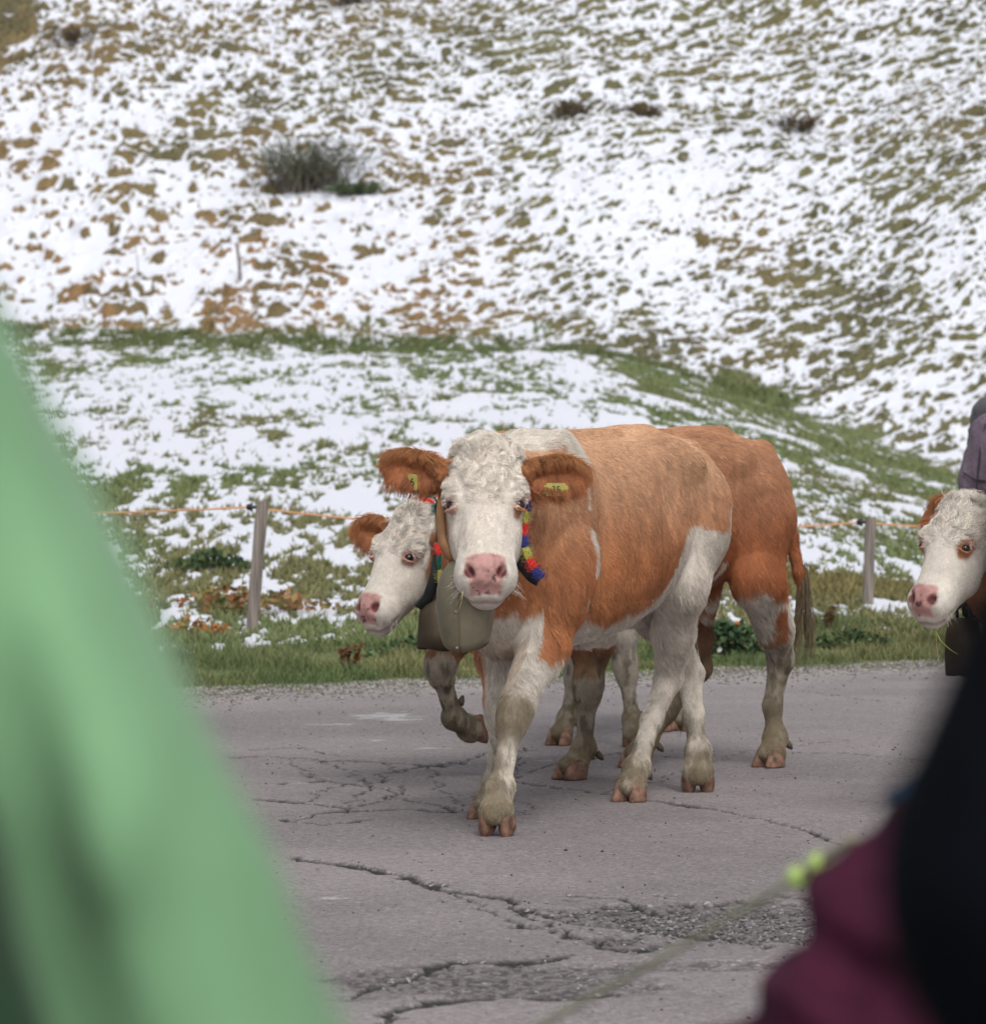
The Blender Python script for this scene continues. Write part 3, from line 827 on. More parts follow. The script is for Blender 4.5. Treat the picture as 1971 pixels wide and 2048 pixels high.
    r1, r2 = rng.random(nh), rng.random(nh); k = r1+r2 > 1; r1[k] = 1-r1[k]; r2[k] = 1-r2[k]
    def itp(Ar): return Ar[tri[ti, 0]]*(1-r1-r2)[:, None]+Ar[tri[ti, 1]]*r1[:, None]+Ar[tri[ti, 2]]*r2[:, None]
    P = itp(V); Nn = itp(N); Nn /= np.linalg.norm(Nn, axis=1, keepdims=True)
    C = coatfn(P, Nn, hfn)
    t, y, z, inh, ear = regions(P)
    flow = np.tile(np.array([-.55, 0, -.85]), (nh, 1))
    flow[:, 0] -= .5*sstep(.75, 1.2, P[:, 2]); flow[:, 1] += .25*np.sign(P[:, 1])
    L = np.full(nh, .028); wav = np.full(nh, .22); lift = np.full(nh, .16)
    low = sstep(.55, .3, P[:, 2]); flow = flow*(1-low)[:, None]+np.array([0, 0, -1.])*low[:, None]; L = L-.014*low; wav = wav+.2*low
    fr = sstep(.5, .7, P[:, 0])*(1-low); flow += np.array([0, 0, -.5])*fr[:, None]
    belly = (P[:, 2] < .72) & (np.abs(P[:, 0]) < .65) & (P[:, 2] > .5); L[belly] += .014; lift[belly] = .3
    # face: whorl on the forehead, curly above, sleek below
    wt, wy = .20, 0.0
    dt, dy = t-wt, y-wy; rr = np.sqrt(dt*dt+dy*dy)+1e-4
    ff = HM[0][None]*(dt/rr)[:, None]+HM[1][None]*(dy/rr)[:, None]
    ff = ff*np.clip(rr/.02, 0, 1)[:, None]
    side = inh & (z < -.03)
    ff[side] = (HM[0]*.25-HM[2]*.9)[None]+HM[1][None]*0
    ff[side & (t > .30)] = (HM[0]*-.2-HM[2]*.9)[None]
    lowf = inh & (t > .26) & (z > -.03)
    ff[lowf] = (HM[0]*.75)[None]+HM[1][None]*(np.sign(y[lowf])*.5)[:, None]-HM[2][None]*.3
    flow[inh] = ff[inh]
    curl = inh & (t < .22) & (z > -.12)
    L[inh] = .011; wav[inh] = .35; lift[inh] = .14
    cz = sstep(.26, .12, t)*curl
    L += cz*.020; wav += cz*.85; lift += cz*.12
    L[inh & (t > .40)] = .006
    pollm = inh & (t < .03); L[pollm] = .038; lift[pollm] = .55
    # ears
    for eb, ec, EM, el, q in earmeta:
        e = (ear > 0) & (((P-ho_)@HM[1])*q > 0)
        flow[e] = (EM[0]*.55)[None]+np.array([0, 0, -.75])
        L[e] = .024; lift[e] = .30; wav[e] = .18
        e2 = e & (ear == 2); L[e2] = .034; flow[e2] = (EM[0]*.25)[None]+np.array([0, 0, -1.]); lift[e2] = .5
        e3 = e & ((P-ec)[:, 2] < -.015); L[e3] = .060*rng.uniform(.4, 1.1, e3.sum())*np.where(np.abs((P-ec)@EM[0])[e3] < el*.42, 1, .4); flow[e3] = (EM[0]*.35)[None]+np.array([0, 0, -1.])
    # spatially coherent wander so that neighbouring hairs form locks
    w1 = np.stack([fbm(P, .035, 2, 201+i)-.5 for i in range(3)], 1)*2
    w2 = np.stack([vnoise(P, .012, 211+i)-.5 for i in range(3)], 1)*2
    w0 = np.stack([fbm(P, .16, 2, 221+i)-.5 for i in range(3)], 1)*2
    flow = nrm_rows(flow)+w1*(wav*1.1)[:, None]+w2*(wav*.7)[:, None]+w0*.35+rng.normal(0, .08, (nh, 3))
    tg = flow-Nn*(flow*Nn).sum(1)[:, None]; tg = nrm_rows(tg)
    L = L*rng.uniform(.6, 1.15, nh)*(1+.5*(vnoise(P, .05, 231)-.5))
    nose = inh & (t > .415) & (t < .505) & (z > -.036) & (np.abs(y) < .058)
    eyed = np.zeros(nh, bool)
    for q in (-1, 1): eyed |= np.linalg.norm(P-HP(.212, q*.108, .012), axis=1) < .021
    kp = ~(nose | eyed)
    P, Nn, tg, L, C, w1, w2, lift, cz = P[kp], Nn[kp], tg[kp], L[kp], C[kp], w1[kp], w2[kp], lift[kp], cz[kp]
    m = len(P); bi = np.cross(Nn, tg)
    ph = vnoise(P, .03, 241)*6.28*2
    pts = []
    for i, q in enumerate((0, .35, .7, 1.0)):
        o = P-Nn*.001+tg*(L*q)[:, None]+Nn*(L*lift*(q-.55*q*q)*1.6)[:, None]
        o = o+bi*((np.sin(ph+q*5.5)-np.sin(ph))*L*.26*cz)[:, None]
        pts.append(o)
    HPt = np.stack(pts, 1)*scale
    HPt = (HPt.reshape(-1, 3)@B).reshape(m, 4, 3)
    strk = vnoise(P, (.006, .006, .05), 251)*.6+vnoise(P, (.018, .018, .10), 253)*.4
    lock = vnoise(P, .010, 255)
    Ch = C*rng.uniform(.80, 1.15, (m, 1))*(1+.60*(strk-.5)*(1-cz)+1.1*(lock-.5)*cz)[:, None]
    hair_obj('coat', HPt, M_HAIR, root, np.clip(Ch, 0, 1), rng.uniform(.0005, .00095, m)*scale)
    # eyelashes
    lp = []
    for q in (-1, 1):
        for i in range(34):
            u_ = rng.uniform(-1, 1); c0 = HP(.212-.019*math.cos(u_*1.2), q*(.116), .018-.018*abs(u_))+HM[2]*.004*u_
            d = HM[1]*q*.8+HM[2]*.5+HM[0]*(-.15+.3*rng.random())+np.array([0, 0, -.15]); ln_ = .022*rng.uniform(.6, 1)
            lp.append([c0+d*ln_*k_-np.array([0, 0, .006])*k_*k_ for k_ in (0, .4, .75, 1)])
    lp = (np.array(lp).reshape(-1, 3)*scale@B).reshape(-1, 4, 3)
    hair_obj('eyelashes', lp, M_HAIR, root, np.tile([.75, .72, .68], (len(lp), 1)), np.full(len(lp), .0007))
    # whiskers
    lp = []
    for q in (-1, 1):
        for i in range(26):
            c0 = HP(rng.uniform(.44, .50), q*rng.uniform(.06, .09), rng.uniform(-.09, -.01)); d = nrm(HM[1]*q*rng.uniform(.4, 1)+HM[0]*rng.uniform(-.1, .9)+HM[2]*rng.uniform(-.2, .6)); ln_ = rng.uniform(.02, .05)
            lp.append([c0+d*ln_*k_-up*.012*k_*k_ for k_ in (0, .4, .75, 1)])
    lp = (np.array(lp).reshape(-1, 3)*scale@B).reshape(-1, 4, 3)
    hair_obj('whiskers', lp, M_HAIR, root, np.tile([.7, .66, .6], (len(lp), 1)), np.full(len(lp), .0004))
    # tail tassel
    if len(tail) > 1:
        e0 = np.array(tail[-1]); lp = []
        for i in range(420):
            lock = i % 14; la = lock*2.4
            q0 = e0+np.array([math.cos(la)*.012, math.sin(la)*.012, rng.uniform(-.02, .16)])
            ld = np.array([math.cos(la)*.10, math.sin(la)*.10, 0])+rng.normal(0, .015, 3)
            ln_ = .24*rng.uniform(.8, 1.3)*(0.8+.3*math.sin(lock*1.7))
            p_ = []
            for k_ in np.linspace(0, 1, 7):
                p_.append(q0+ld*ln_*k_*1.6*(1-.45*k_)-np.array([0, 0, 1])*ln_*k_*(1-.1*k_)+np.array([math.sin(k_*7+lock), math.cos(k_*6+lock*2), 0])*.008*k_)
            lp.append(p_)
        lp = (np.array(lp).reshape(-1, 3)*scale@B).reshape(-1, 7, 3)
        tc = np.array([[.16, .12, .07]])*rng.uniform(.5, 1.4, (len(lp), 1))
        hair_obj('tail_tuft', lp, M_HAIR, root, tc, np.full(len(lp), .0011))
    # ear tags
    for eb, ec, EM, el, q in earmeta:
        if not tag_text or tag_text.get(q) is None: continue
        c = ec+EM[0]*tag_text[q][1]+np.array([0, 0, tag_text[q][2]])+EM[2]*.019
        wx, hz, txt = tag_text[q][3], tag_text[q][4], tag_text[q][0]
        zn = nrm(EM[2]); yd = nrm(np.array([0, 0, 1.])-zn*zn[2]); xd = np.cross(yd, zn)
        tw = nrm(xd+zn*tag_text[q][5]); zn2 = np.cross(tw, yd)
        T = np.eye(4)
        T[:3, 0] = tw@B; T[:3, 1] = yd@B; T[:3, 2] = zn2@B; T[:3, 3] = (c*scale)@B
        bm = bmesh.new(); bmesh.ops.create_cube(bm, size=1)
        bmesh.ops.scale(bm, vec=(wx, hz, .003), verts=bm.verts)
        bmesh.ops.bevel(bm, geom=[e for e in bm.edges if abs((e.verts[0].co-e.verts[1].co).z) > .001], offset=wx*.10, segments=3, affect='EDGES')
        me = bpy.data.meshes.new('ear_tag'); bm.to_mesh(me); bm.free(); me.materials.append(M_TAG)
        o = bpy.data.objects.new('ear_tag', me); COL.objects.link(o); o.parent = root; o.matrix_local = Matrix(T.tolist())
        if txt:
            fc = bpy.data.curves.new('tag_number', 'FONT'); fc.body = txt; fc.size = hz*.72; fc.align_x = 'CENTER'; fc.align_y = 'CENTER'; fc.extrude = .0004
            fc.materials.append(M_INK)
            tmp = bpy.data.objects.new('tmp', fc); fm = bpy.data.meshes.new_from_object(tmp); bpy.data.objects.remove(tmp)
            if not fm.materials: fm.materials.append(M_INK)
            fo = bpy.data.objects.new('tag_number', fm); COL.objects.link(fo); fo.parent = o; fo.location = (0, 0, .0022)
    c_ = Cow(); c_.root = root; c_.HP = lambda t, y, z: tuple(((HP(t, y, z)*scale)@B)+np.array([O[0], O[1], 0])); c_.B = B; c_.O = O
    c_.W = lambda p: ((np.array(p, float)*scale)@B)+np.array([O[0], O[1], 0])
    return c_

def nrm_rows(v): return v/(np.linalg.norm(v, axis=1, keepdims=True)+1e-9)

def face_colour(P, N, H, col, eyepatch):
    t, y, z, inh, ear = H['regions'](P)
    HP = H['HP']
    white = WHITE*(1+.05*(vnoise(P, .05, 301)-.5))[:, None]
    dirty = sstep(.5, .75, fbm(P, .05, 3, 303))[:, None]*.18
    face = white*(1-dirty)+CREAM*dirty
    # the brown of the neck reaches the cheek behind the jaw
    edge = z-(-.165+.02*np.sin(t*30))+(vnoise(P, .02, 305)-.5)*.03
    isface = inh & ((edge > 0) | (t > .40)) 
    col = np.where(isface[:, None], face, col)
    # muzzle
    pad = sstep(-.004, .010, np.minimum(np.minimum(t-.400-.30*np.maximum(0, np.abs(y)-.04), .520-t+.3*(z+.03)), np.minimum(z+.040, .064-np.abs(y)-.25*np.maximum(t-.45, 0)))+(vnoise(P, .012, 307)-.5)*.008)*inh
    mott = sstep(.5, .7, fbm(P, .02, 3, 309))[:, None]
    pk = PINK*(1-mott*.25)
    spots = sstep(.69, .74, fbm(P, .014, 2, 311))*sstep(.43, .47, t)
    pk = pk*(1-.75*spots[:, None])
    col = lerp(col, pk, pad)
    lip = inh*sstep(.47, .50, t)*sstep(.012, .004, np.abs(z+.052+.25*np.abs(y)))
    col = lerp(col, PINK*.55, lip*.6)
    for q in (-1, 1):
        d = np.linalg.norm((P-HP(.460, q*.049, .020)), axis=1)
        col = lerp(col, np.array([.16, .05, .05]), sstep(.024, .013, d))
        de = P-HP(.212, q*.108, .010); r = np.linalg.norm(de, axis=1)
        col = lerp(col, np.array([.50, .22, .18]), sstep(.036, .026, r)*.75)
        dt = P-HP(.243, q*.098, .030); r2 = np.linalg.norm(dt, axis=1)
        col = lerp(col, np.array([.55, .25, .05]), sstep(.016, .006, r2)*.8)
        if eyepatch.get(q):
            r3 = np.linalg.norm(P-HP(.218+eyepatch[q][1], q*.108, .010), axis=1)+(vnoise(P, .02, 313)-.5)*.016
            col = lerp(col, BROWN*.8, sstep(eyepatch[q][0], eyepatch[q][0]-.012, r3)*.9)
    e = ear > 0
    ec = BROWN*(.85+.4*(vnoise(P, .03, 315)-.5))[:, None]
    rim = sstep(-.062, -.040, z)*0
    ec = np.where((ear == 2)[:, None], DARKB*1.35*(.7+.7*vnoise(P, .02, 317))[:, None], ec*1.15)
    for eb, e_c, EM, el, q in H['ears']:
        d = P-e_c; rr_ = np.sqrt(((d@EM[0])/(el*.52))**2+((d@EM[1])/.060)**2)
        m_ = (ear > 0)*((P-HP(0, 0, 0))@H['HM'][1]*q > 0)
        ec = lerp(ec, np.array([.50, .235, .10]), np.clip(sstep(.72, 1.0, rr_)*m_, 0, 1)*.85)
    return np.where(e[:, None], ec, col), inh, e

def dirt(P, col, H, amt=1.0, top=.42):
    n1 = fbm(P, (.06, .06, .12), 4, 321); n2 = fbm(P, (.012, .012, .03), 2, 323); n0 = fbm(P, (.03, .03, .06), 3, 325)
    lowk = sstep(top+.15, top-.18, P[:, 2])
    col = lerp(col, MUD*(2.1-.55*(amt > 1)), lowk*(.30+.30*(amt > 1))*amt)                                  # general greying
    k = sstep(.46, .66, n1+.16*sstep(top, .08, P[:, 2])-.06+.16*(n2-.5))*lowk*amt
    col = lerp(col, MUD, np.clip(k, 0, 1)*.88)
    k2 = sstep(.58, .68, n0+.12*(n2-.5))*sstep(top+.05, top-.15, P[:, 2])
    col = lerp(col, MUD*.42, k2*.55*amt)
    k3 = sstep(.24, .08, P[:, 2])*(.55+.6*n2)
    return lerp(col, np.array([.20, .150, .085]), np.clip(k3, 0, 1)*.75)

def base_brown(P, N):
    b = lerp(BROWN, DARKB*1.1, sstep(.42, .75, fbm(P, (.35, .35, .35), 2, 331))*.22)
    b = b*(1+.25*(vnoise(P, .06, 333)-.5))[:, None]
    b = lerp(b, np.array([.72, .47, .30]), sstep(.80, 1.18, P[:, 2])*.75)  # paler towards the back: light from above put into the coat colour
    return b

ZX = np.array([-.80, -.63, -.58, -.5, -.41, -.3, -.23, -.17, -.03, .22, .40, .46, .50, .55])
ZZ = np.array([1.10, 1.02, .955, .936, .958, .926, .845, .76, .69, .66, .675, .70, .76, .84])
def coat_front(P, N, H):
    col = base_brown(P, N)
    j = (fbm(P, .07, 3, 341)-.5); j2 = vnoise(P, .012, 343)-.5
    x, y, z = P[:, 0], P[:, 1], P[:, 2]
    wt = WHITE*(1+.08*(vnoise(P, .04, 345)-.5))[:, None]
    zl = np.interp(x, ZX, ZZ)
    side = (x < .50)
    bound = zl+j*.06+j2*.035
    w = side*sstep(-.012, .012, bound-z)
    rearbrown = (x < -.70+.04*j)*(z > .62)       # brown strip at the back of the thigh
    w = w*(1-rearbrown)
    # chest and forelegs
    front = x >= .50
    zf = np.where((y > .165) | (y < -.165), .56, .70)+j*.10+j2*.03
    zf = np.where((x > .5) & (x < .60) & (y > .10), .52+j*.1, zf)
    w = np.maximum(w, front*sstep(-.012, .012, zf-z))
    # white chips behind the shoulder
    for (x0, z0, z1, hw) in ((.45, .82, .97, .034), (.465, 1.03, 1.12, .022)):
        zz = (z-z0)/(z1-z0)
        w = np.maximum(w, (y > .05)*(zz > 0)*(zz < 1)*sstep(hw, hw*.3, np.abs(x-x0+j*.05)+.012*np.abs(zz-.5)))
    # white saddle over the withers
    ay = np.abs(y)
    sd = np.minimum(np.minimum(x-(.25+.62*ay), (.80-1.45*ay)-x), .6*(z-1.165))+j*.05+j2*.03
    w = np.maximum(w, sstep(-.008, .012, sd)*(z > 1.1))
    # inner face of the legs and everything low is white
    w = np.maximum(w, sstep(.52, .46, z+j*.1))
    col = lerp(col, wt, w)
    col = lerp(col, CREAM*1.05, sstep(.66, .58, z)*(x > .55)*(np.abs(y) < .13)*.75)
    kn = sstep(.10, .055, np.linalg.norm(P-np.array([.81, .133, .37]), axis=1)+j*.05)
    col = lerp(col, np.array([.20, .150, .075]), kn*.8)
    col = dirt(P, col, H, .85, .36)
    # outer edge of the far foreleg stays brown to the knee
    rb = (x > .30)*(x < .60)*(y < -.10)*(z < .62)*sstep(.36, .42, z)*sstep(-.115, -.135, y)
    col = lerp(col, BROWN, rb*.9)
    col, inh, e = face_colour(P, N, H, col, {1: (.030, .014)})
    return col

def coat_second(P, N, H):
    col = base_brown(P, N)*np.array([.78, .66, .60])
    j = (fbm(P, .07, 3, 351)-.5); j2 = vnoise(P, .012, 353)-.5
    x, y, z = P[:, 0], P[:, 1], P[:, 2]
    wt = WHITE*(1+.08*(vnoise(P, .04, 355)-.5))[:, None]
    w = sstep(.60, .57, z+j*.06+j2*.03)*(x > -.5)*(x < .16)*(np.abs(y) < .22)
    w = np.maximum(w, (x < -.30)*(y > .03)*sstep(.67, .64, z+j*.12+j2*.03)*sstep(-.73, -.70, x+j*.06))
    w = np.maximum(w, (x < -.30)*(y > .0)*sstep(.50, .47, z+j*.1))
    flank = sstep(.03, .015, np.abs(x+.27+(z-.70)*.55)+j*.04)*(z < .80)*(y > .1)*(z > .6)
    w = np.maximum(w, flank)
    w = np.maximum(w, (x > .1)*sstep(.47, .44, z+.07*(y > 0)+j*.12+j2*.02))
    # brown spots on the thigh
    for c in ((-.57, .22, .60), (-.60, .20, .52)):
        d = np.linalg.norm((P-np.array(c))*np.array([1, .3, .55]), axis=1)
        w = w*(1-sstep(.034, .022, d+j*.02))
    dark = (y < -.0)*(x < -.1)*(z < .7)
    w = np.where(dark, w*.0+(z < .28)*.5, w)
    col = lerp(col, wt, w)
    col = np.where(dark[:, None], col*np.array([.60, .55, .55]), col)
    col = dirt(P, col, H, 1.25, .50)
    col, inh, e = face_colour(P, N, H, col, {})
    return col

def coat_plain(P, N, H):
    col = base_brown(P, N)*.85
    z = P[:, 2]; j = fbm(P, .1, 3, 361)-.5
    col = lerp(col, WHITE, sstep(.62, .58, z+j*.2))
    col = dirt(P, col, H, 1.1, .5)
    col, inh, e = face_colour(P, N, H, col, {1: (.036, .006)})
    return col

def yawdir(x, y, z): return np.array([x, y, z], float)
def to_local(th, v):
    th = math.radians(th); s_, c_ = math.sin(th), math.cos(th)
    return np.array([-v[0]*s_-v[1]*c_, v[0]*c_-v[1]*s_, v[2]])

TH_A = 26
cowA = build_cow('cow', 'front cow, white curly face turned to the camera, big metal bell under its chin', (.30, 13.5), TH_A,
    {'LF': [(0.541, 0.145, 0.748), (0.60, 0.138, 0.589), (0.803, 0.133, 0.385), (0.876, 0.119, 0.150), (0.918, 0.125, 0.088)],
     'RF': [(0.436, -0.095, 0.724), (0.41, -0.109, 0.557), (0.44, -0.09, 0.366), (0.38, -0.14, 0.115), (0.407, -0.149, 0.055)],
     'LH': [(-0.58, 0.135, 0.935), (-0.46, 0.16, 0.755), (-0.545, 0.10, 0.590), (-0.640, 0.04, 0.413), (-0.540, 0.02, 0.27), (-0.446, 0.004, 0.110), (-0.380, 0.013, 0.055)],
     'RH': [(-.58, -.08, .93), (-.56, -.05, .72), (-.76, .0, .55), (-.86, .025, .415), (-.83, .055, .27), (-.80, .085, .145), (-.785, .09, .085)]},
    dict(o=(1.075, .165, 1.222), a=to_local(TH_A, (.0, -.26, -.50)), n=to_local(TH_A, (-.02, -.88, .45)),
         lift={'LF': (.75, to_local(TH_A, (-.25, -1, 0))), 'RH': (.95, to_local(TH_A, (-.05, -1, 0)))}),
    .0062, coat_front,
    ears={'L': (to_local(TH_A, (1, .10, .02)), to_local(TH_A, (.15, -1, -.1)), .215), 'R': (to_local(TH_A, (-1, .10, .20)), to_local(TH_A, (-.15, -1, -.1)), .22)},
    nh=380000, hl=.945, tag_text={-1: ('6', .010, -.045, .036, .050, .6), 1: ('35', .000, -.048, .075, .040, .1)})

TH_B = 48
cowB = build_cow('cow', 'cow behind the front one, white head lowered to the left, one foreleg lifted', (.49, 14.97), TH_B,
    {'LF': [(0.30, 0.10, 0.697), (0.24, 0.075, 0.493), (0.265, 0.084, 0.338), (0.248, 0.045, 0.112), (0.296, 0.043, 0.055)],
     'RF': [(0.583, -0.20, 0.697), (0.658, -0.215, 0.54), (0.735, -0.210, 0.418), (0.624, -0.253, 0.225), (0.545, -0.265, 0.185)],
     'LH': [(-0.555, 0.15, 0.946), (-0.50, 0.215, 0.72), (-0.640, 0.17, 0.523), (-0.705, 0.130, 0.402), (-0.680, 0.113, 0.231), (-0.68, 0.128, 0.108), (-0.64, 0.148, 0.055)],
     'RH': [(-0.56, -0.11, 0.903), (-0.41, -0.06, 0.66), (-0.47, -0.10, 0.486), (-0.53, -0.14, 0.365), (-0.40, -0.175, 0.205), (-0.302, -0.195, 0.10), (-0.25, -0.18, 0.055)]},
    dict(o=(1.045, .00, .985), a=to_local(TH_B, (-.185, -.17, -.42)), n=to_local(TH_B, (-.60, -.60, .45)),
         lift={'RF': (1.9, to_local(TH_B, (-.5, -.8, 0)))}),
    .0075, coat_second, neck_mid=(.82, -.02, .96),
    ears={'L': (to_local(TH_B, (.40, -.15, -.90)), to_local(TH_B, (.45, -1, -.1)), .19), 'R': (to_local(TH_B, (-.85, .45, .08)), to_local(TH_B, (-.5, -.9, 0)), .18)},
    nh=190000, tag_text={-1: ('1', -.005, -.050, .036, .055, .5), 1: ('', .03, -.02, .045, .055, .3)},
    rs=.90, hs=.87, hl=.97,
    tail=[(-.72, .0, 1.16), (-.77, .03, 1.04), (-.80, .09, .88), (-.815, .125, .74), (-.825, .14, .62)])

TH_H = 20
cowH = build_cow('cow', 'hidden cow behind the first two, only its muddy legs showing below their bellies', (.576, 16.73), TH_H,
    {'LF': [(0.45, 0.10, 0.70), (0.45, 0.10, 0.50), (0.44, 0.12, 0.345), (0.47, 0.16, 0.125), (0.50, 0.18, 0.075)],
     'RF': [(0.44, -0.09, 0.70), (0.40, -0.10, 0.49), (0.42, -0.12, 0.33), (0.41, -0.165, 0.118), (0.45, -0.18, 0.055)],
     'LH': [(-0.58, 0.12, 0.946), (-0.45, 0.13, 0.70), (-0.60, 0.08, 0.52), (-0.69, 0.05, 0.42), (-0.66, 0.05, 0.24), (-0.64, 0.06, 0.10), (-0.60, 0.06, 0.055)],
     'RH': [(-0.58, -0.10, 0.92), (-0.42, -0.08, 0.68), (-0.56, -0.04, 0.50), (-0.63, -0.02, 0.41), (-0.58, -0.02, 0.23), (-0.54, -0.02, 0.10), (-0.50, -0.02, 0.055)]},
    dict(o=(1.02, .03, 1.10), a=to_local(TH_H, (.0, -.30, -.45)), n=to_local(TH_H, (0, -.85, .5)),
         lift={'LF': (.8, to_local(TH_H, (-.3, -1, 0)))}),
    .010, coat_plain, scale=.92,
    ears={'L': (to_local(TH_H, (.7, .7, 0)), to_local(TH_H, (.2, -1, .1)), .15), 'R': (to_local(TH_H, (-.3, .9, .1)), to_local(TH_H, (-.5, -.9, 0)), .15)},
    nh=50000)

TH_D = 45
cowD = build_cow('cow', 'cow at the right edge, white head with brown ringed eye, grass stalk in mouth', (2.30, 13.82), TH_D,
    {'LF': [(0.52, 0.13, 0.72), (0.52, 0.13, 0.55), (0.56, 0.13, 0.36), (0.54, 0.13, 0.12), (0.58, 0.13, 0.055)],
     'RF': [(0.46, -0.13, 0.72), (0.42, -0.13, 0.55), (0.44, -0.13, 0.36), (0.38, -0.13, 0.12), (0.42, -0.13, 0.055)],
     'LH': [(-0.58, 0.13, 0.946), (-0.45, 0.17, 0.70), (-0.60, 0.14, 0.52), (-0.69, 0.12, 0.42), (-0.64, 0.12, 0.24), (-0.60, 0.12, 0.10), (-0.56, 0.12, 0.055)],
     'RH': [(-0.58, -0.13, 0.92), (-0.42, -0.15, 0.70), (-0.52, -0.13, 0.52), (-0.58, -0.13, 0.42), (-0.50, -0.13, 0.24), (-0.44, -0.13, 0.10), (-0.40, -0.13, 0.055)]},
    dict(o=(1.085, .0, 1.045), a=to_local(TH_D, (-.19, -.17, -.44)), n=to_local(TH_D, (-.60, -.65, .45))),
    .0085, coat_plain, neck_mid=(.86, -.0, .90),
    ears={'L': (to_local(TH_D, (.65, .3, -.1)), to_local(TH_D, (.25, -1, .1)), .19), 'R': (to_local(TH_D, (-.1, 1.0, .45)), to_local(TH_D, (-.5, -.9, 0)), .15)},
    nh=110000, hs=.82, hl=.97, tag_text={1: ('', .0, .05, .05, .035, .3)})

# ------------------------------------------------------------------ bells and collars
def mottled_metal(name, c1, c2, rough):
    m = new_mat(name, c1, rough, .4, noise=(9, .72, 1.25), bump=(90, .18, .002))
    m.node_tree.nodes['Principled BSDF'].inputs['Metallic'].default_value = .45
    return m
M_BELL = mottled_metal('bell_sheet_metal', (.19, .168, .115), None, .5)
M_BELL2 = mottled_metal('old_bell_metal', (.085, .065, .042), None, .55)
M_RIVET = new_mat('rivet', (.22, .19, .12), .5, .4, metal=.3)
M_SEAM = new_mat('bell_seam', (.13, .10, .065), .7, .3)
M_STRAP = new_mat('leather_strap', (.30, .155, .07), .55, .35, noise=(20, .7, 1.2))
M_DSTRAP = new_mat('dark_leather', (.018, .020, .020), .6, .3, noise=(30, .6, 1.4))
M_THREAD = new_mat('dry_grass_stalk', (.55, .45, .22), .8, .2)

def bell(label, loc, yaw, prof, mat, seam=True, group='bells hung on the cattle', tilt=0.0, drop=0.0):
    """prof: list of (z below the crown, half width, half depth); the edge of the flattened bell carries the seam"""
    root = empty('cow_bell', loc, yaw); root.rotation_euler = (tilt, 0, yaw)
    tag(root, label, 'bell', group)
    N = 56
    def ring(z, a, b, inset=0, dz=None):
        out = []
        for j in range(N):
            t = 2*math.pi*j/N; c, s_ = math.cos(t), math.sin(t); p = 2/2.3
            x = math.copysign(abs(c)**p, c)*(a-inset); y = math.copysign(abs(s_)**p, s_)*(b-inset)
            zz = -z - (dz*abs(c)**2 if dz else 0)
            out.append((x, y, zz))
        return out
    V = []; F = []
    rings = [ring(z, a, b, 0, drop*(z/prof[-1][0])**2) for z, a, b in prof]
    inner = [ring(z, a, b, .004, drop*(z/prof[-1][0])**2) for z, a, b in prof[::-1][:-1]]
    allr = rings+inner
    for r in allr: V += r
    for i in range(len(allr)-1):
        for j in range(N): k = (j+1) % N; F.append([i*N+j, i*N+k, (i+1)*N+k, (i+1)*N+j])
    F.append(list(range(N))[::-1])
    mesh_obj('bell_body', np.array(V), F, mat, root)
    if seam:
        pts = [(a+.001, 0, -z-drop*(z/prof[-1][0])**2) for z, a, b in prof[2:]]
        tube('seam', pts, .0022, M_SEAM, root, 6)
        for zz in (.60, .93):
            i = zz*(len(prof)-1); i0 = int(i); q = i-i0; i1 = min(i0+1, len(prof)-1)
            z = prof[i0][0]*(1-q)+prof[i1][0]*q; a = prof[i0][1]*(1-q)+prof[i1][1]*q
            bm = bmesh.new(); bmesh.ops.create_uvsphere(bm, u_segments=12, v_segments=8, radius=.0050)
            me = bpy.data.meshes.new('rivet'); bm.to_mesh(me); bm.free(); me.materials.append(M_RIVET)
            for p in me.polygons: p.use_smooth = True
            o = bpy.data.objects.new('rivet', me); COL.objects.link(o); o.parent = root; o.location = (a+.001, -.010, -z-drop*zz*zz); o.scale = (.6, 1, 1)
    hp = [(0, -.035*1.0, .0), (0, -.035, .03), (0, 0, .045), (0, .035, .03), (0, .035, .0)]
    tube('hanger', smooth_path([(y, 0, z) for (_, y, z) in hp], 14), .006, mat, root, 8)
    cl = tube('clapper', [(0, 0, -prof[-1][0]*.2), (0, 0, -prof[-1][0]*.75), (0, 0, -prof[-1][0]*.9)], [.004, .006, .014], mat, root, 8)
    return root

def W3(px, py, D): return np.array([(px-CX)/FPX*D, D, CH-(py-HZ)/FPX*D])

bell('large grey-green sheet metal bell with a riveted seam, under the front cow chin', tuple(W3(931, 1118, 12.42)), math.radians(-90-12),
     [(0, .042, .030), (.012, .062, .050), (.045, .088, .076), (.09, .098, .088), (.14, .099, .090), (.19, .094, .086), (.235, .084, .078), (.258, .076, .070)], M_BELL, drop=.030)
bell('narrow dark brown bell behind the large bell, under the second cow', tuple(W3(872, 1195, 14.1)), math.radians(-60),
     [(0, .040, .03), (.01, .055, .045), (.06, .068, .055), (.12, .074, .060), (.175, .078, .062)], M_BELL2, seam=False, drop=.012)
bell('dark bell on the neck of the cow at the right edge', tuple(W3(1926, 1236, 13.35)), math.radians(-60),
     [(0, .040, .03), (.01, .055, .045), (.06, .062, .055), (.12, .064, .058), (.185, .060, .056)], M_BELL2, seam=False, drop=.012)

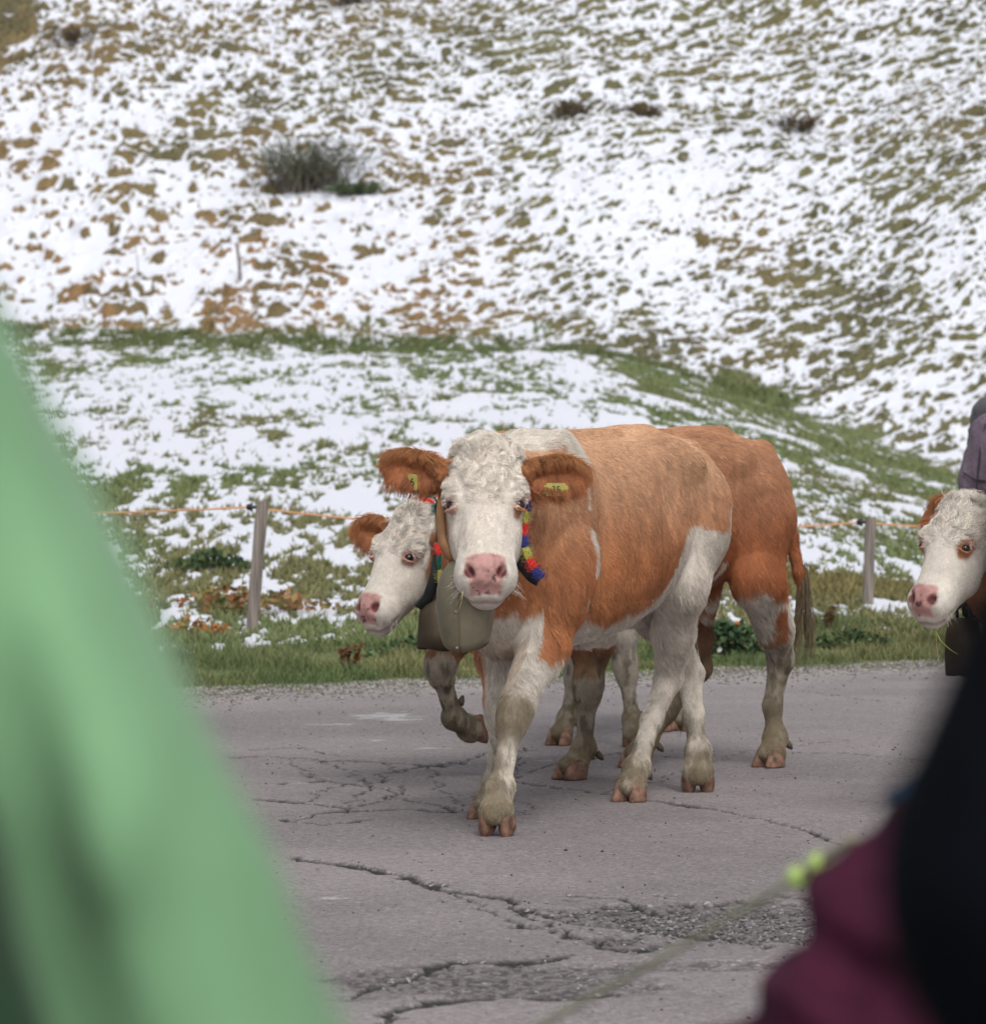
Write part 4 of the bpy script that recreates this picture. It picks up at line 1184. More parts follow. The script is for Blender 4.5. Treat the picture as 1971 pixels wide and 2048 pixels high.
def band(name, pts, width, thick, mat, parent, normal_to, n=60, taper=None):
    """flat strap swept along pts, its outer face turned away from the point normal_to"""
    P = smooth_path(pts, n); V = []; F = []
    for i, p in enumerate(P):
        t = nrm(P[min(i+1, n-1)]-P[max(i-1, 0)])
        o = p-np.array(normal_to); o = nrm(o-t*(o@t)); s_ = np.cross(t, o)
        w = width/2*(taper[0]+(taper[1]-taper[0])*i/(n-1) if taper else 1)
        for a, b in ((-1, 0), (-.85, 1), (.85, 1), (1, 0)): V.append(p+s_*w*a+o*thick*b)
    for i in range(n-1):
        for j in range(4): k = (j+1) % 4; F.append([i*4+j, i*4+k, (i+1)*4+k, (i+1)*4+j])
    F += [[3, 2, 1, 0], [(n-1)*4+j for j in range(4)]]
    return mesh_obj(name, np.array(V), F, mat, parent), P

WOOL = {'navy': (.025, .03, .14), 'olive': (.34, .31, .07), 'red': (.50, .030, .022), 'green': (.012, .085, .060), 'dark': (.02, .02, .025)}
WOOL_M = {k: new_mat(k+'_wool', v, .95, .1, noise=(150, .6, 1.4), bump=(220, .8, .004), sheen=.3) for k, v in WOOL.items()}
def fuzz(parent, P, Dirs, col, n, length=.010):
    lp = []; cc = []
    for i in range(n):
        k = rng.integers(0, len(P)); d = nrm(Dirs[k]+rng.normal(0, .6, 3)); p = P[k]+rng.normal(0, .004, 3); L_ = length*rng.uniform(.5, 1.3)
        lp.append([p+d*L_*q for q in (0, .4, .75, 1)]); cc.append(np.array(col)*rng.uniform(.7, 1.5))
    hair_obj('wool_fuzz', np.array(lp), M_HAIR, parent, np.array(cc), np.full(n, .0006))
def knit(parent, pts, cols, r, flat_to, n_each=9):
    """knitted strip: one stripe mesh per colour band, fuzzy"""
    N = len(cols)*n_each; P = smooth_path(pts, N+1)
    for si, cn in enumerate(cols):
        seg = P[si*n_each:(si+1)*n_each+1]
        V = []; F = []; S = 12; dirs = []; pp = []
        for i, p in enumerate(seg):
            gi = si*n_each+i
            t = nrm(P[min(gi+1, N)]-P[max(gi-1, 0)]); o = p-np.array(flat_to); o = nrm(o-t*(o@t)); s_ = np.cross(t, o)
            bul = .86+.14*math.sin(math.pi*i/n_each)+.03*(gi % 2)
            for j in range(S):
                a = 2*math.pi*j/S; d = s_*math.cos(a)*r+o*math.sin(a)*r*.55; V.append(p+d*bul); dirs.append(nrm(d)); pp.append(p+d*bul)
        for i in range(n_each):
            for j in range(S): k = (j+1) % S; F.append([i*S+j, i*S+k, (i+1)*S+k, (i+1)*S+j])
        F += [list(range(S))[::-1], [n_each*S+j for j in range(S)]]
        st = mesh_obj('knitted_stripe', np.array(V), F, WOOL_M[cn], parent)
        fuzz(st, pp, dirs, WOOL[cn], 160)

# collar of the front cow
colA = tag(empty('collar', (0, 0, 0)), 'tan strap around the front cow neck with a striped navy, olive and red knitted strip', 'collar', 'collars on the cattle')
cc = W3(965, 1040, 12.85)
band('strap', [W3(905, 960, 12.70), W3(886, 985, 12.50), W3(880, 1030, 12.44), W3(884, 1085, 12.42), W3(903, 1120, 12.42), W3(925, 1115, 12.44), W3(965, 1125, 12.50), W3(1010, 1115, 12.52), W3(1040, 1085, 12.52), W3(1052, 1040, 12.50), W3(1053, 1005, 12.52), W3(1048, 965, 12.68)], .030, .006, M_STRAP, colA, cc, 70)
knit(colA, [W3(1050, 1000, 12.43), W3(1049, 1030, 12.41), W3(1046, 1065, 12.40), W3(1049, 1092, 12.39), W3(1058, 1118, 12.38), W3(1070, 1140, 12.36), W3(1083, 1158, 12.35)],
     ['navy', 'olive', 'red', 'navy', 'olive', 'red', 'navy'], .0135, cc)
band('strap_end', [W3(1036, 1078, 12.44), W3(1036, 1105, 12.43), W3(1045, 1132, 12.42), W3(1062, 1153, 12.40), W3(1078, 1163, 12.38)], .036, .010, M_DSTRAP, colA, cc, 30)
# collar of the second cow
colB = tag(empty('collar', (0, 0, 0)), 'red, green and olive knitted collar on the second cow, with a dark strap', 'collar', 'collars on the cattle')
cb = W3(850, 1110, 14.6)
knit(colB, [W3(836, 1006, 14.30), W3(850, 1003, 14.28), W3(862, 1010, 14.28), W3(872, 1028, 14.22)], ['red', 'green'], .020, cb)
knit(colB, [W3(878, 1085, 14.02), W3(883, 1110, 14.00), W3(886, 1140, 14.0), W3(886, 1168, 14.0)], ['red', 'green', 'olive'], .021, cb)
band('strap', [W3(880, 1010, 14.26), W3(884, 1060, 14.10), W3(878, 1110, 14.03), W3(868, 1160, 14.02), W3(856, 1195, 14.05), W3(838, 1215, 14.10)], .040, .010, M_DSTRAP, colB, cb, 40)
tube('buckle', smooth_path([W3(848, 1000, 14.24), W3(856, 992, 14.22), W3(868, 994, 14.22), W3(874, 1005, 14.22), W3(868, 1014, 14.22)], 16), .0035, new_mat('blue_steel', (.05, .09, .11), .35, .5, metal=.6), colB)
colD = tag(empty('collar', (0, 0, 0)), 'dark strap around the neck of the cow at the right edge', 'collar', 'collars on the cattle')
cd_ = W3(2010, 1130, 13.7)
band('strap', [W3(1945, 1000, 13.75), W3(1958, 1060, 13.50), W3(1962, 1120, 13.38), W3(1955, 1180, 13.32), W3(1930, 1225, 13.34), W3(1955, 1240, 13.45), W3(2010, 1235, 13.62), W3(2050, 1180, 13.75)], .040, .008, M_DSTRAP, colD, cd_, 50)
# grass stalks hanging from the mouths
for nm, lab, pts, r in (('grass_stalk', 'thin dry stalk hanging from the front cow mouth over its bell', [W3(925, 1183, 12.06), W3(923, 1200, 12.05), W3(918, 1218, 12.06), W3(913, 1228, 12.08)], .0011),
                        ('grass_stalk', 'green grass stalk hanging from the mouth of the cow at the right edge', [W3(1868, 1258, 12.95), W3(1880, 1282, 12.93), W3(1900, 1300, 12.92), W3(1915, 1309, 12.92)], .0028),
                        ('grass_stalk', 'long thread-thin stalk dangling straight down from the right edge cow mouth', [W3(1870, 1256, 12.96), W3(1873, 1300, 12.95), W3(1880, 1345, 12.95), W3(1883, 1372, 12.95)], .0007)):
    o = tube(nm, smooth_path(pts, 14), [r*(1-.6*i/13) for i in range(14)], M_THREAD if 'dry' in lab or 'thread' in lab else new_mat('fresh_stalk', (.22, .26, .06), .7, .3), None, 6)
    tag(o, lab, 'grass stalk')

# ------------------------------------------------------------------ fence
def wood_mat():
    m = bpy.data.materials.new('weathered_wood'); m.use_nodes = True
    n = m.node_tree; L = n.links; p = n.nodes['Principled BSDF']
    tc = n.nodes.new('ShaderNodeTexCoord'); mp = n.nodes.new('ShaderNodeMapping'); mp.inputs['Scale'].default_value = (60, 60, 3)
    L.new(tc.outputs['Object'], mp.inputs[0]); nz = n.nodes.new('ShaderNodeTexNoise'); nz.inputs['Scale'].default_value = 1.5; nz.inputs['Detail'].default_value = 6
    L.new(mp.outputs[0], nz.inputs['Vector']); cr = n.nodes.new('ShaderNodeValToRGB')
    cr.color_ramp.elements[0].position = .3; cr.color_ramp.elements[0].color = (.09, .075, .065, 1)
    cr.color_ramp.elements[1].position = .72; cr.color_ramp.elements[1].color = (.30, .255, .225, 1)
    L.new(nz.outputs['Fac'], cr.inputs[0]); L.new(cr.outputs[0], p.inputs['Base Color'])
    b = n.nodes.new('ShaderNodeBump'); b.inputs['Strength'].default_value = .6; b.inputs['Distance'].default_value = .006
    L.new(nz.outputs['Fac'], b.inputs['Height']); L.new(b.outputs[0], p.inputs['Normal']); p.inputs['Roughness'].default_value = .9
    return m
M_WOOD = wood_mat()
M_INS = new_mat('black_insulator', (.012, .012, .014), .4, .4)
M_TAPE = new_mat('orange_fence_tape', (.66, .33, .17), .6, .3, noise=(120, .8, 1.2))
def gz(X, D): return float(terrain(np.array([X]), np.array([D]))[0][0])
def post(name, label, base, topp, w, thick, ins_side=-1, grp='wooden fence posts beside the road'):
    root = empty(name, (base[0], base[1], gz(base[0], base[1])))
    tag(root, label, 'fence post', grp)
    V = []; F = []; n = 9
    dx = topp[0]-base[0]; H = topp[2]-root.location.z
    sec = [(-1, -.82), (-.82, -1), (.82, -1), (1, -.82), (1, .82), (.82, 1), (-.82, 1), (-1, .82)]
    for i in range(n):
        t = i/(n-1); z = -.25+(H+.25)*t; x = dx*max(0, (z/H)); r = 1+.05*math.sin(i*2.1)
        for a, b in sec: V.append((x+a*w/2*r, b*thick/2*r, z+(0.012*a if i == n-1 else 0)))
    for i in range(n-1):
        for j in range(8): k = (j+1) % 8; F.append([i*8+j, i*8+k, (i+1)*8+k, (i+1)*8+j])
    F += [list(range(8))[::-1], [(n-1)*8+j for j in range(8)]]
    mesh_obj('timber', np.array(V), F, M_WOOD, root, smooth=False)
    if ins_side:
        zi = H*.95; xi = dx*.95+ins_side*(w/2)
        bm = bmesh.new()
        for dz, r_, L_ in ((0, .014, .03), ):
            bmesh.ops.create_cone(bm, cap_ends=True, segments=12, radius1=.010, radius2=.010, depth=.035, matrix=Matrix.Translation((ins_side*.016, 0, 0)) @ Matrix.Rotation(math.pi/2, 4, 'Y'))
        bmesh.ops.create_uvsphere(bm, u_segments=12, v_segments=8, radius=.020, matrix=Matrix.Translation((ins_side*.040, 0, 0)))
        bmesh.ops.create_cone(bm, cap_ends=True, segments=12, radius1=.026, radius2=.026, depth=.012, matrix=Matrix.Translation((ins_side*.026, 0, 0)) @ Matrix.Rotation(math.pi/2, 4, 'Y'))
        me = bpy.data.meshes.new('insulator'); bm.to_mesh(me); bm.free(); me.materials.append(M_INS)
        o = bpy.data.objects.new('insulator', me); COL.objects.link(o); o.parent = root; o.location = (xi, -thick*.3, zi)
        return root, np.array([base[0]+xi+ins_side*.04, base[1]-thick*.3, root.location.z+zi])
    return root, None
p1 = W3(503, 1290, 23.5); t1 = W3(525, 1001, 23.5)
_, i1 = post('fence_post', 'leaning grey wooden fence post left of the cows', p1, t1, .070, .055)
p2 = W3(1735, 1275, 25.6); t2 = W3(1740, 1036, 25.6)
_, i2 = post('fence_post', 'upright grey wooden fence post between the cows and the right edge', p2, t2, .066, .055)
p0 = W3(-480, 1310, 21.6); t0 = W3(-470, 1010, 21.6)
p3 = W3(2900, 1260, 27.6); t3 = W3(2900, 1050, 27.6)
_, i0 = post('fence_post', 'fence post out to the left, beyond the green jacket', p0, t0, .07, .055)
_, i3 = post('fence_post', 'fence post out to the right, beyond the backpack wearer', p3, t3, .07, .055)
tp = []
for a, b, sag in ((i0, i1, .03), (i1, i2, .10), (i2, i3, .06)):
    for k in range(24):
        t = k/24; q = a*(1-t)+b*t; q = q-np.array([0, 0, 1])*sag*4*t*(1-t); tp.append(q)
tp.append(i3)
V = []; F = []
for i, q in enumerate(tp):
    tw = math.sin(i*.55)*.5
    V += [q+np.array([0, math.sin(tw)*.006, math.cos(tw)*.006]), q-np.array([0, math.sin(tw)*.006, math.cos(tw)*.006]), q-np.array([0, math.sin(tw)*.006-.0015, math.cos(tw)*.006]), q+np.array([0, math.sin(tw)*.006+.0015, math.cos(tw)*.006])]
for i in range(len(tp)-1):
    for j in range(4): k = (j+1) % 4; F.append([i*4+j, i*4+k, (i+1)*4+k, (i+1)*4+j])
tag(mesh_obj('fence_tape', np.array(V), F, M_TAPE), 'orange electric fence tape strung between the wooden posts', 'fence tape')
# small leaning stake far up on the slope
def on_ground(px, py):
    u = px; Dd = np.linspace(22, 120, 3000); X = (u-CX)/FPX*Dd
    z, _, _ = terrain(X, Dd); yy = HZ+(CH-z)/Dd*FPX
    k = np.argmax((yy <= py)); return X[k], Dd[k], z[k]
sx, sd, sz = on_ground(481, 562)
st = tube('stake', [(sx, sd, sz-.2), (sx-.02, sd, sz+.3), (sx-.07, sd, sz+.62)], [.030, .028, .026], M_WOOD, None, 8); tag(st, 'short dark leaning stake standing in the snow low on the hillside', 'stake')
sx, sd, sz = on_ground(803, 352)
st = tube('stake', [(sx, sd, sz-.2), (sx-.03, sd, sz+.25), (sx-.06, sd, sz+.42)], [.035, .022, .012], new_mat('pale_stem', (.45, .40, .36), .9, .2), None, 6); tag(st, 'pale broken stem standing right of the bush on the slope', 'stake')

# ------------------------------------------------------------------ bushes and roadside plants
M_LEAF = new_mat('leaf', attr='col', rough=.7, spec=.25)
M_TWIG = new_mat('twig', (.11, .095, .075), .9, .2)
def leaves_mesh(name, P, dirs, size, col, parent, asp=.4):
    n = len(P); d = nrm_rows(dirs); r = rng.normal(size=(n, 3)); s_ = nrm_rows(np.cross(d, r)); up_ = np.cross(s_, d)
    s_ = s_*(size*asp)[:, None]; L_ = d*size[:, None]
    V = np.stack([P, P+L_*.45+s_*.5, P+L_+up_*(size*.1)[:, None], P+L_*.45-s_*.5], 1).reshape(-1, 3)
    F = np.arange(n*4).reshape(-1, 4)
    return mesh_obj(name, V, F, M_LEAF, parent, smooth=False, attrs={'col': np.repeat(col, 4, 0)})
def shrub(label, base, width, height, ntw, nleaf, leafsz, c1, c2, name='shrub', cat='bush', flat=.5, droop=0, sparse=False):
    root = tag(empty(name, tuple(base)), label, cat)
    V = []; F = []; tips = []; tdir = []
    for i in range(ntw):
        a = rng.uniform(0, 6.283); sp = rng.uniform(0, 1)**.7
        b0 = np.array([rng.normal(0, width*.16), rng.normal(0, width*.10), -.03])
        d = np.array([math.cos(a)*sp*width*.52, math.sin(a)*sp*width*.35, height*(1-.30*sp*sp)*rng.uniform(.6, 1.05)])
        pts = [b0+d*t+np.array([0, 0, math.sin(t*math.pi)*height*.08])+rng.normal(0, height*.015, 3)*t for t in np.linspace(0, 1, 6)]
        r0 = height*.010*rng.uniform(.6, 1.4)
        for j, q in enumerate(pts):
            for k in range(3):
                aa = k*2.094; V.append(q+np.array([math.cos(aa), math.sin(aa), 0])*r0*(1-j/6.5))
        o = len(V)-18
        for j in range(5):
            for k in range(3): k2 = (k+1) % 3; F.append([o+j*3+k, o+j*3+k2, o+j*3+3+k2, o+j*3+3+k])
        for j in range(2, 6): tips.append((pts[j-1], pts[j]))
    mesh_obj('branches', np.array(V), F, M_TWIG, root, smooth=False)['kind'] = 'stuff'
    T0 = np.array([t[0] for t in tips]); T1 = np.array([t[1] for t in tips])
    k = rng.integers(0, len(tips), nleaf); u_ = rng.random((nleaf, 1))
    P = T0[k]*(1-u_)+T1[k]*u_; dr = nrm_rows(T1[k]-T0[k])*.7+rng.normal(0, .7, (nleaf, 3)); P = P+rng.normal(0, height*.025, (nleaf, 3))
    w = vnoise(P, height*.22, 401)
    col = lerp(np.array(c1), np.array(c2), sstep(.35, .65, w))*rng.uniform(.6, 1.4, (nleaf, 1))
    leaves_mesh('foliage', P, dr, rng.uniform(.6, 1.3, nleaf)*leafsz, np.clip(col, 0, 1), root)['kind'] = 'stuff'
    return root
bx, bd, bz = on_ground(612, 380)
shrub('dense grey-green bush with upright twigs on the snowy hillside', (bx, bd, bz-.04), 2.3, 1.12, 230, 7500, .048, (.078, .098, .058), (.14, .155, .10))
bx2, bd2, bz2 = on_ground(712, 388)
shrub('low green tuft growing against the right foot of the large hillside bush', (bx2, bd2, bz2-.02), 1.0, .28, 70, 2200, .06, (.06, .095, .045), (.11, .13, .06))
for (px, py, wd_, hh_, lab) in ((1145, 232, .75, .36, 'small brown bush high on the slope above the front cow'), (1282, 232, .80, .32, 'low dark brown bush high on the slope, right of its twin'), (1590, 262, .9, .34, 'dark scrubby bush in the upper right of the slope'), (140, 90, 1.3, .5, 'rust brown scrub at the top left of the slope'), (700, 12, .9, .4, 'dark scrub cut by the top edge of the photograph')):
    x_, d_, z_ = on_ground(px, py)
    shrub(lab, (x_, d_, z_-.03), wd_, hh_, 60, 1600, .05, (.075, .055, .03), (.15, .10, .05))
# thin dry stalks on the hill
for (px, py, hh_, lab) in ((278, 560, .75, 'thin dry stalk standing in the snow left of the leaning stake'), (690, 245, .45, 'dry forked twig above the large hillside bush')):
    x_, d_, z_ = on_ground(px, py)
    tag(tube('dry_stalk', [(x_, d_, z_-.05), (x_-.03, d_, z_+hh_*.5), (x_-.09, d_, z_+hh_)], [.008, .006, .003], M_TWIG, None, 5), lab, 'stalk')

def dock(label, base, h, n, c1, c2, name='dock_plant', leafy=60):
    root = tag(empty(name, tuple(base)), label, 'plant'); pts = []
    V = []; F = []; P = []; Dr = []
    for i in range(n):
        a = rng.uniform(0, 6.28); d = np.array([math.cos(a)*.35, math.sin(a)*.3, 1])*h*rng.uniform(.6, 1.1); b0 = rng.normal(0, .035, 3)*np.array([1, 1, 0])
        o = len(V)
        for j, t in enumerate((0, .5, 1)):
            for k in range(3): V.append(b0+d*t+np.array([math.cos(k*2.094), math.sin(k*2.094), 0])*.004*(1-.5*t))
        for j in range(2):
            for k in range(3): k2 = (k+1) % 3; F.append([o+j*3+k, o+j*3+k2, o+j*3+3+k2, o+j*3+3+k])
        for _ in range(leafy): t = rng.uniform(.35, 1); P.append(b0+d*t); Dr.append(rng.normal(0, .6, 3)+np.array([0, 0, .8]))
    mesh_obj('stems', np.array(V), F, M_TWIG, root, smooth=False)['kind'] = 'stuff'
    P = np.array(P); m = len(P)
    leaves_mesh('seed_heads', P, np.array(Dr), rng.uniform(.010, .028, m), lerp(np.array(c1), np.array(c2), rng.random(m)), root, .6)['kind'] = 'stuff'
x_, z_ = W3(692, 1345, 21.2)[0], 0; dock('brown dried dock stems on the verge below the second cow', (x_, 21.2, gz(x_, 21.2)), .13, 9, (.12, .05, .025), (.20, .10, .05))
x_ = W3(1652, 1292, 24.0)[0]; dock('brown dried dock stems on the verge near the right fence post', (x_, 24.0, gz(x_, 24.0)), .16, 9, (.13, .07, .035), (.20, .14, .06))
def weeds(label, px, py, w, h, n, c1, c2, size, flowers=()):
    x_, d_, z_ = on_ground(px, py)
    root = tag(empty('leafy_weed', (x_, d_, z_)), label, 'plant')
    P = np.c_[rng.normal(0, w*.33, n), rng.normal(0, w*.22, n), np.abs(rng.normal(0, 1, n))*0]
    r = np.exp(-(P[:, 0]/(w*.5))**2); P[:, 2] = rng.uniform(.1, 1, n)*h*r
    Dr = rng.normal(0, .7, (n, 3)); Dr[:, 2] = np.abs(Dr[:, 2])*.6+.1
    w_ = vnoise(P, .06, 411); col = lerp(np.array(c1), np.array(c2), sstep(.4, .65, w_))*rng.uniform(.6, 1.4, (n, 1))
    leaves_mesh('leaves', P, Dr, rng.uniform(.6, 1.3, n)*size, np.clip(col, 0, 1), root, .65)['kind'] = 'stuff'
    # stalks carry the leaves
    V = []; F = []
    for i in range(14):
        b0 = np.array([rng.normal(0, w*.25), rng.normal(0, w*.15), -.02]); t_ = b0+np.array([rng.normal(0, .02), 0, h*.8])
        o = len(V); V += [b0, b0+np.array([.004, 0, 0]), t_]; F.append([o, o+1, o+2])
    mesh_obj('stalks', np.array(V), F, M_TWIG, root, smooth=False)['kind'] = 'stuff'
    for (fx, fz, c) in flowers:
        m_ = new_mat('petal', c, .6, .3)
        k = 9; Pf = np.tile(np.array([[fx, -w*.25, fz]]), (k, 1)); a = np.linspace(0, 6.28, k, endpoint=False)
        df = np.c_[np.cos(a), -.5+0*a, np.sin(a)]
        V = []; F = []
        for i in range(k):
            d = df[i]*.018; s2 = np.array([-math.sin(a[i]), 0, math.cos(a[i])])*.007; o = len(V)
            V += [Pf[i], Pf[i]+d*.6+s2, Pf[i]+d, Pf[i]+d*.6-s2]; F.append([o, o+1, o+2, o+3])
        mesh_obj('flower', np.array(V), F, m_, root, smooth=False)
weeds('dark green leafy weeds with an orange flower, seen between the second cow legs', 1445, 1318, .60, .20, 1500, (.03, .06, .028), (.075, .12, .05), .045, flowers=((.07, .20, (.80, .25, .02)), (-.03, .06, (.75, .72, .70))))
weeds('green weeds on the verge behind the lifted foreleg of the second cow', 830, 1345, .45, .10, 700, (.05, .085, .035), (.09, .14, .06), .04)
weeds('leafy green weeds at the right end of the verge near the tail', 1700, 1305, .5, .12, 800, (.04, .075, .03), (.10, .13, .05), .04)
weeds('clump of yellow and orange autumn leaves in snow right of the left post', 560, 1225, .60, .12, 260, (.26, .14, .06), (.20, .20, .07), .05)
weeds('rust and yellow autumn leaves in snow left of the left post', 450, 1215, .60, .12, 240, (.28, .12, .05), (.18, .20, .07), .05)
weeds('dark green clump poking from the snow above the autumn leaves', 425, 1140, .45, .12, 420, (.04, .075, .03), (.09, .12, .05), .05)
weeds('orange leaves at the verge beside the green jacket', 385, 1270, .35, .08, 160, (.36, .15, .04), (.22, .18, .06), .045)

# ------------------------------------------------------------------ people
def cloth_mat(name, c, sc=40, lo=.85, hi=1.12, rough=.85, sheen=.2):
    return new_mat(name, c, rough, .2, noise=(sc, lo, hi), bump=(sc*2, .15, .002), sheen=sheen)
M_SKINH = new_mat('skin', (.55, .33, .25), .5, .4)
M_HAIRH = new_mat('hair', (.06, .04, .03), .6, .3)
M_TROUS = cloth_mat('trousers', (.03, .035, .05))
def person(label, origin, yaw, J, jacket_mat, folds, res=.012, jr=1.0, collar=None, seated=False, foldamp=.010, grooves=(), extra=()):
    """J: joints in a body frame (x right of the picture, y away from the camera, z up)"""
    root = tag(empty('person', tuple(origin)), label, 'person', 'onlookers near the camera' if origin[1] < 5 else None)
    A = {k: np.array(v, float) for k, v in J.items()}
    allp = np.array(list(A.values())); lo = allp.min(0)-.32; hi = allp.max(0)+.32; hi[2] += .05
    # body: head, neck, torso, arms with hands, legs
    Fb = Field(lo, hi, res*1.5)
    Fb.ell(A['head'], (.078, .096, .118), k=.03); Fb.ell(A['head']+np.array([0, .0, -.07]), (.055, .075, .06), k=.03)
    Fb.cap(A['neck'], A['head'], .055, .055, k=.03)
    Fb.cap(A['neck'], A['chest'], .07, .13, k=.06); Fb.cap(A['chest'], A['pelvis'], .13, .14, k=.06)
    for s_ in 'lr':
        Fb.cap(A['neck'], A[s_+'sh'], .06, .055, k=.05); Fb.cap(A[s_+'sh'], A[s_+'el'], .050, .040, k=.03); Fb.cap(A[s_+'el'], A[s_+'wr'], .038, .027, k=.02)
        Fb.cap(A['pelvis'], A[s_+'hip'], .12, .09, k=.06); Fb.cap(A[s_+'hip'], A[s_+'kn'], .085, .058, k=.04); Fb.cap(A[s_+'kn'], A[s_+'an'], .055, .038, k=.03)
        Fb.cap(A[s_+'an'], A[s_+'an']+np.array([0, .16, -.05]), .040, .030, k=.02)
        d = nrm(A[s_+'wr']-A[s_+'el']); sd = nrm(np.cross(d, (0, 0, 1.)) if abs(d[2]) < .9 else np.array([1., 0, 0])); nn = np.cross(d, sd)
        pm = A[s_+'wr']+d*.075; Fb.ell(A[s_+'wr']+d*.05, (.05, .040, .020), np.stack([d, sd, nn]), k=.015)
        for fi, (off, ln_) in enumerate(((-.030, .062), (-.010, .072), (.011, .068), (.030, .054))):
            b0 = pm+sd*off; m0 = b0+d*ln_*.5-nn*.012; e0 = b0+d*ln_*.75-nn*.040
            Fb.cap(b0, m0, .0095, .0088, k=.004); Fb.cap(m0, e0, .0088, .0075, k=.004)
        tb = A[s_+'wr']+d*.03-sd*.035; Fb.cap(tb, tb-sd*.02+d*.04-nn*.012, .012, .010, k=.01)
    for g_ in grooves: Fb.cap(g_[0], g_[1], g_[2]+.035, g_[3]+.035, k=.01, sub=True)
    V, Q = Fb.mesh(); V = relax(V, Q, 1, .4)
    bodyc = np.tile(np.array([.55, .33, .25]), (len(V), 1))
    mesh_obj('body', V, Q, M_SKINH, root)
    # jacket
    Fj = Field(lo, hi, res)
    Fj.cap(A['neck']+np.array([0, 0, -.03]), A['chest'], .105*jr, .185*jr, k=.08); Fj.cap(A['chest'], A['pelvis'], .185*jr, .195*jr, k=.06)
    if not seated: Fj.cap(A['pelvis'], A['pelvis']+np.array([0, 0, -.10]), .195*jr, .20*jr, k=.05)
    Fj.cap(A['neck']+np.array([0, 0, -.02]), A['neck']+np.array([0, 0, .03]), .075, .070, k=.03)
    for s_ in 'lr':
        Fj.cap(A['neck']+np.array([0, 0, -.04]), A[s_+'sh'], .09*jr, .085*jr, k=.06); Fj.cap(A[s_+'sh'], A[s_+'el'], .085*jr, .072*jr, k=.04); Fj.cap(A[s_+'el'], A[s_+'wr'], .070*jr, .050*jr, k=.03)
    for g_ in extra: Fj.cap(*g_, k=.04)
    for g_ in grooves: Fj.cap(*g_, k=.035, sub=True)
    V, Q = Fj.mesh(); V = relax(V, Q, 2, .4); N = vert_normals(V, Q)
    Wn = V+(np.stack([vnoise(V, .12, 421+i) for i in range(3)], 1)-.5)*.10
    f = folds(Wn, V); V = V+N*(f*foldamp)[:, None]
    mesh_obj('jacket', V, Q, jacket_mat, root)
    # trousers
    Ft = Field((lo[0], lo[1], lo[2]), (hi[0], hi[1], A['pelvis'][2]+.2), res*1.6)
    Ft.cap(A['pelvis'], A['pelvis']+np.array([0, 0, -.03]), .165, .165, k=.05)
    for s_ in 'lr':
        Ft.cap(A['pelvis'], A[s_+'hip'], .155, .125, k=.06); Ft.cap(A[s_+'hip'], A[s_+'kn'], .115, .085, k=.05); Ft.cap(A[s_+'kn'], A[s_+'an']+np.array([0, 0, .06]), .083, .070, k=.04)
    V, Q = Ft.mesh(); mesh_obj('trousers', relax(V, Q, 2, .4), Q, M_TROUS, root)
    # hair and boots
    Fh = Field(A['head']-.16, A['head']+.17, .012); Fh.ell(A['head']+np.array([0, .0, .022]), (.088, .104, .112), k=.02); Fh.ell(A['head']+np.array([0, .12*(1 if yaw else -1), -.07]), (.09, .075, .085), k=.03, sub=True)
    V, Q = Fh.mesh(); mesh_obj('hair', relax(V, Q, 1, .4), Q, M_HAIRH, root)
    for s_ in 'lr':
        a = A[s_+'an']; d = np.array([0, 1 if not yaw else -1, 0])
        Fb2 = Field(a-np.array([.1, .28, .12]), a+np.array([.1, .28, .12]), .012)
        Fb2.cap(a+np.array([0, 0, .06]), a, .058, .055, k=.03); Fb2.cap(a+np.array([0, 0, -.03]), a+d*.15+np.array([0, 0, -.045]), .052, .042, k=.03)
        V, Q = Fb2.mesh(); V[:, 2] = np.maximum(V[:, 2], A[s_+'an'][2]-.088); mesh_obj('boot', V, Q, M_DSTRAP, root)
    return root
def folds_arm(W_, V):
    a = np.sin(W_[:, 2]*62+W_[:, 0]*48)*.5+.5
    b = vnoise(W_, (.05, .05, .11), 431)
    return (a**2)*.5+b*1.6-.8
def folds_big(W_, V):
    return (vnoise(W_, (.055, .06, .16), 433)-.5)*2.6+np.sin(W_[:, 0]*70-W_[:, 2]*26)*.45

M_GREEN = cloth_mat('pale_green_jacket', (.195, .375, .20), 15, .95, 1.05, .7, .12)
def folds_green(W_, V):
    cx_ = -.345+(1.41-V[:, 2])*.47
    und = sstep(.0, -.06, V[:, 0]-cx_)
    return (vnoise(W_, (.05, .05, .14), 433)-.5)*1.2-und*1.2*vnoise(W_, (.03, .03, .10), 437)
def stand(hx, dy=0, arm_r=None, arm_l=None, hgt=1.0):
    J = dict(head=(hx, 0, 1.63), neck=(hx, 0, 1.47), chest=(hx, 0, 1.28), pelvis=(hx, 0, .98),
             lsh=(hx-.19, 0, 1.42), lel=(hx-.25, .02, 1.13), lwr=(hx-.22, .12, .90), rsh=(hx+.19, 0, 1.42), rel=(hx+.25, .02, 1.13), rwr=(hx+.22, .12, .90),
             lhip=(hx-.10, 0, .90), lkn=(hx-.11, .02, .50), lan=(hx-.11, 0, .09), rhip=(hx+.10, 0, .90), rkn=(hx+.11, .02, .50), ran=(hx+.11, 0, .09))
    J.update(arm_r or {}); J.update(arm_l or {}); return J
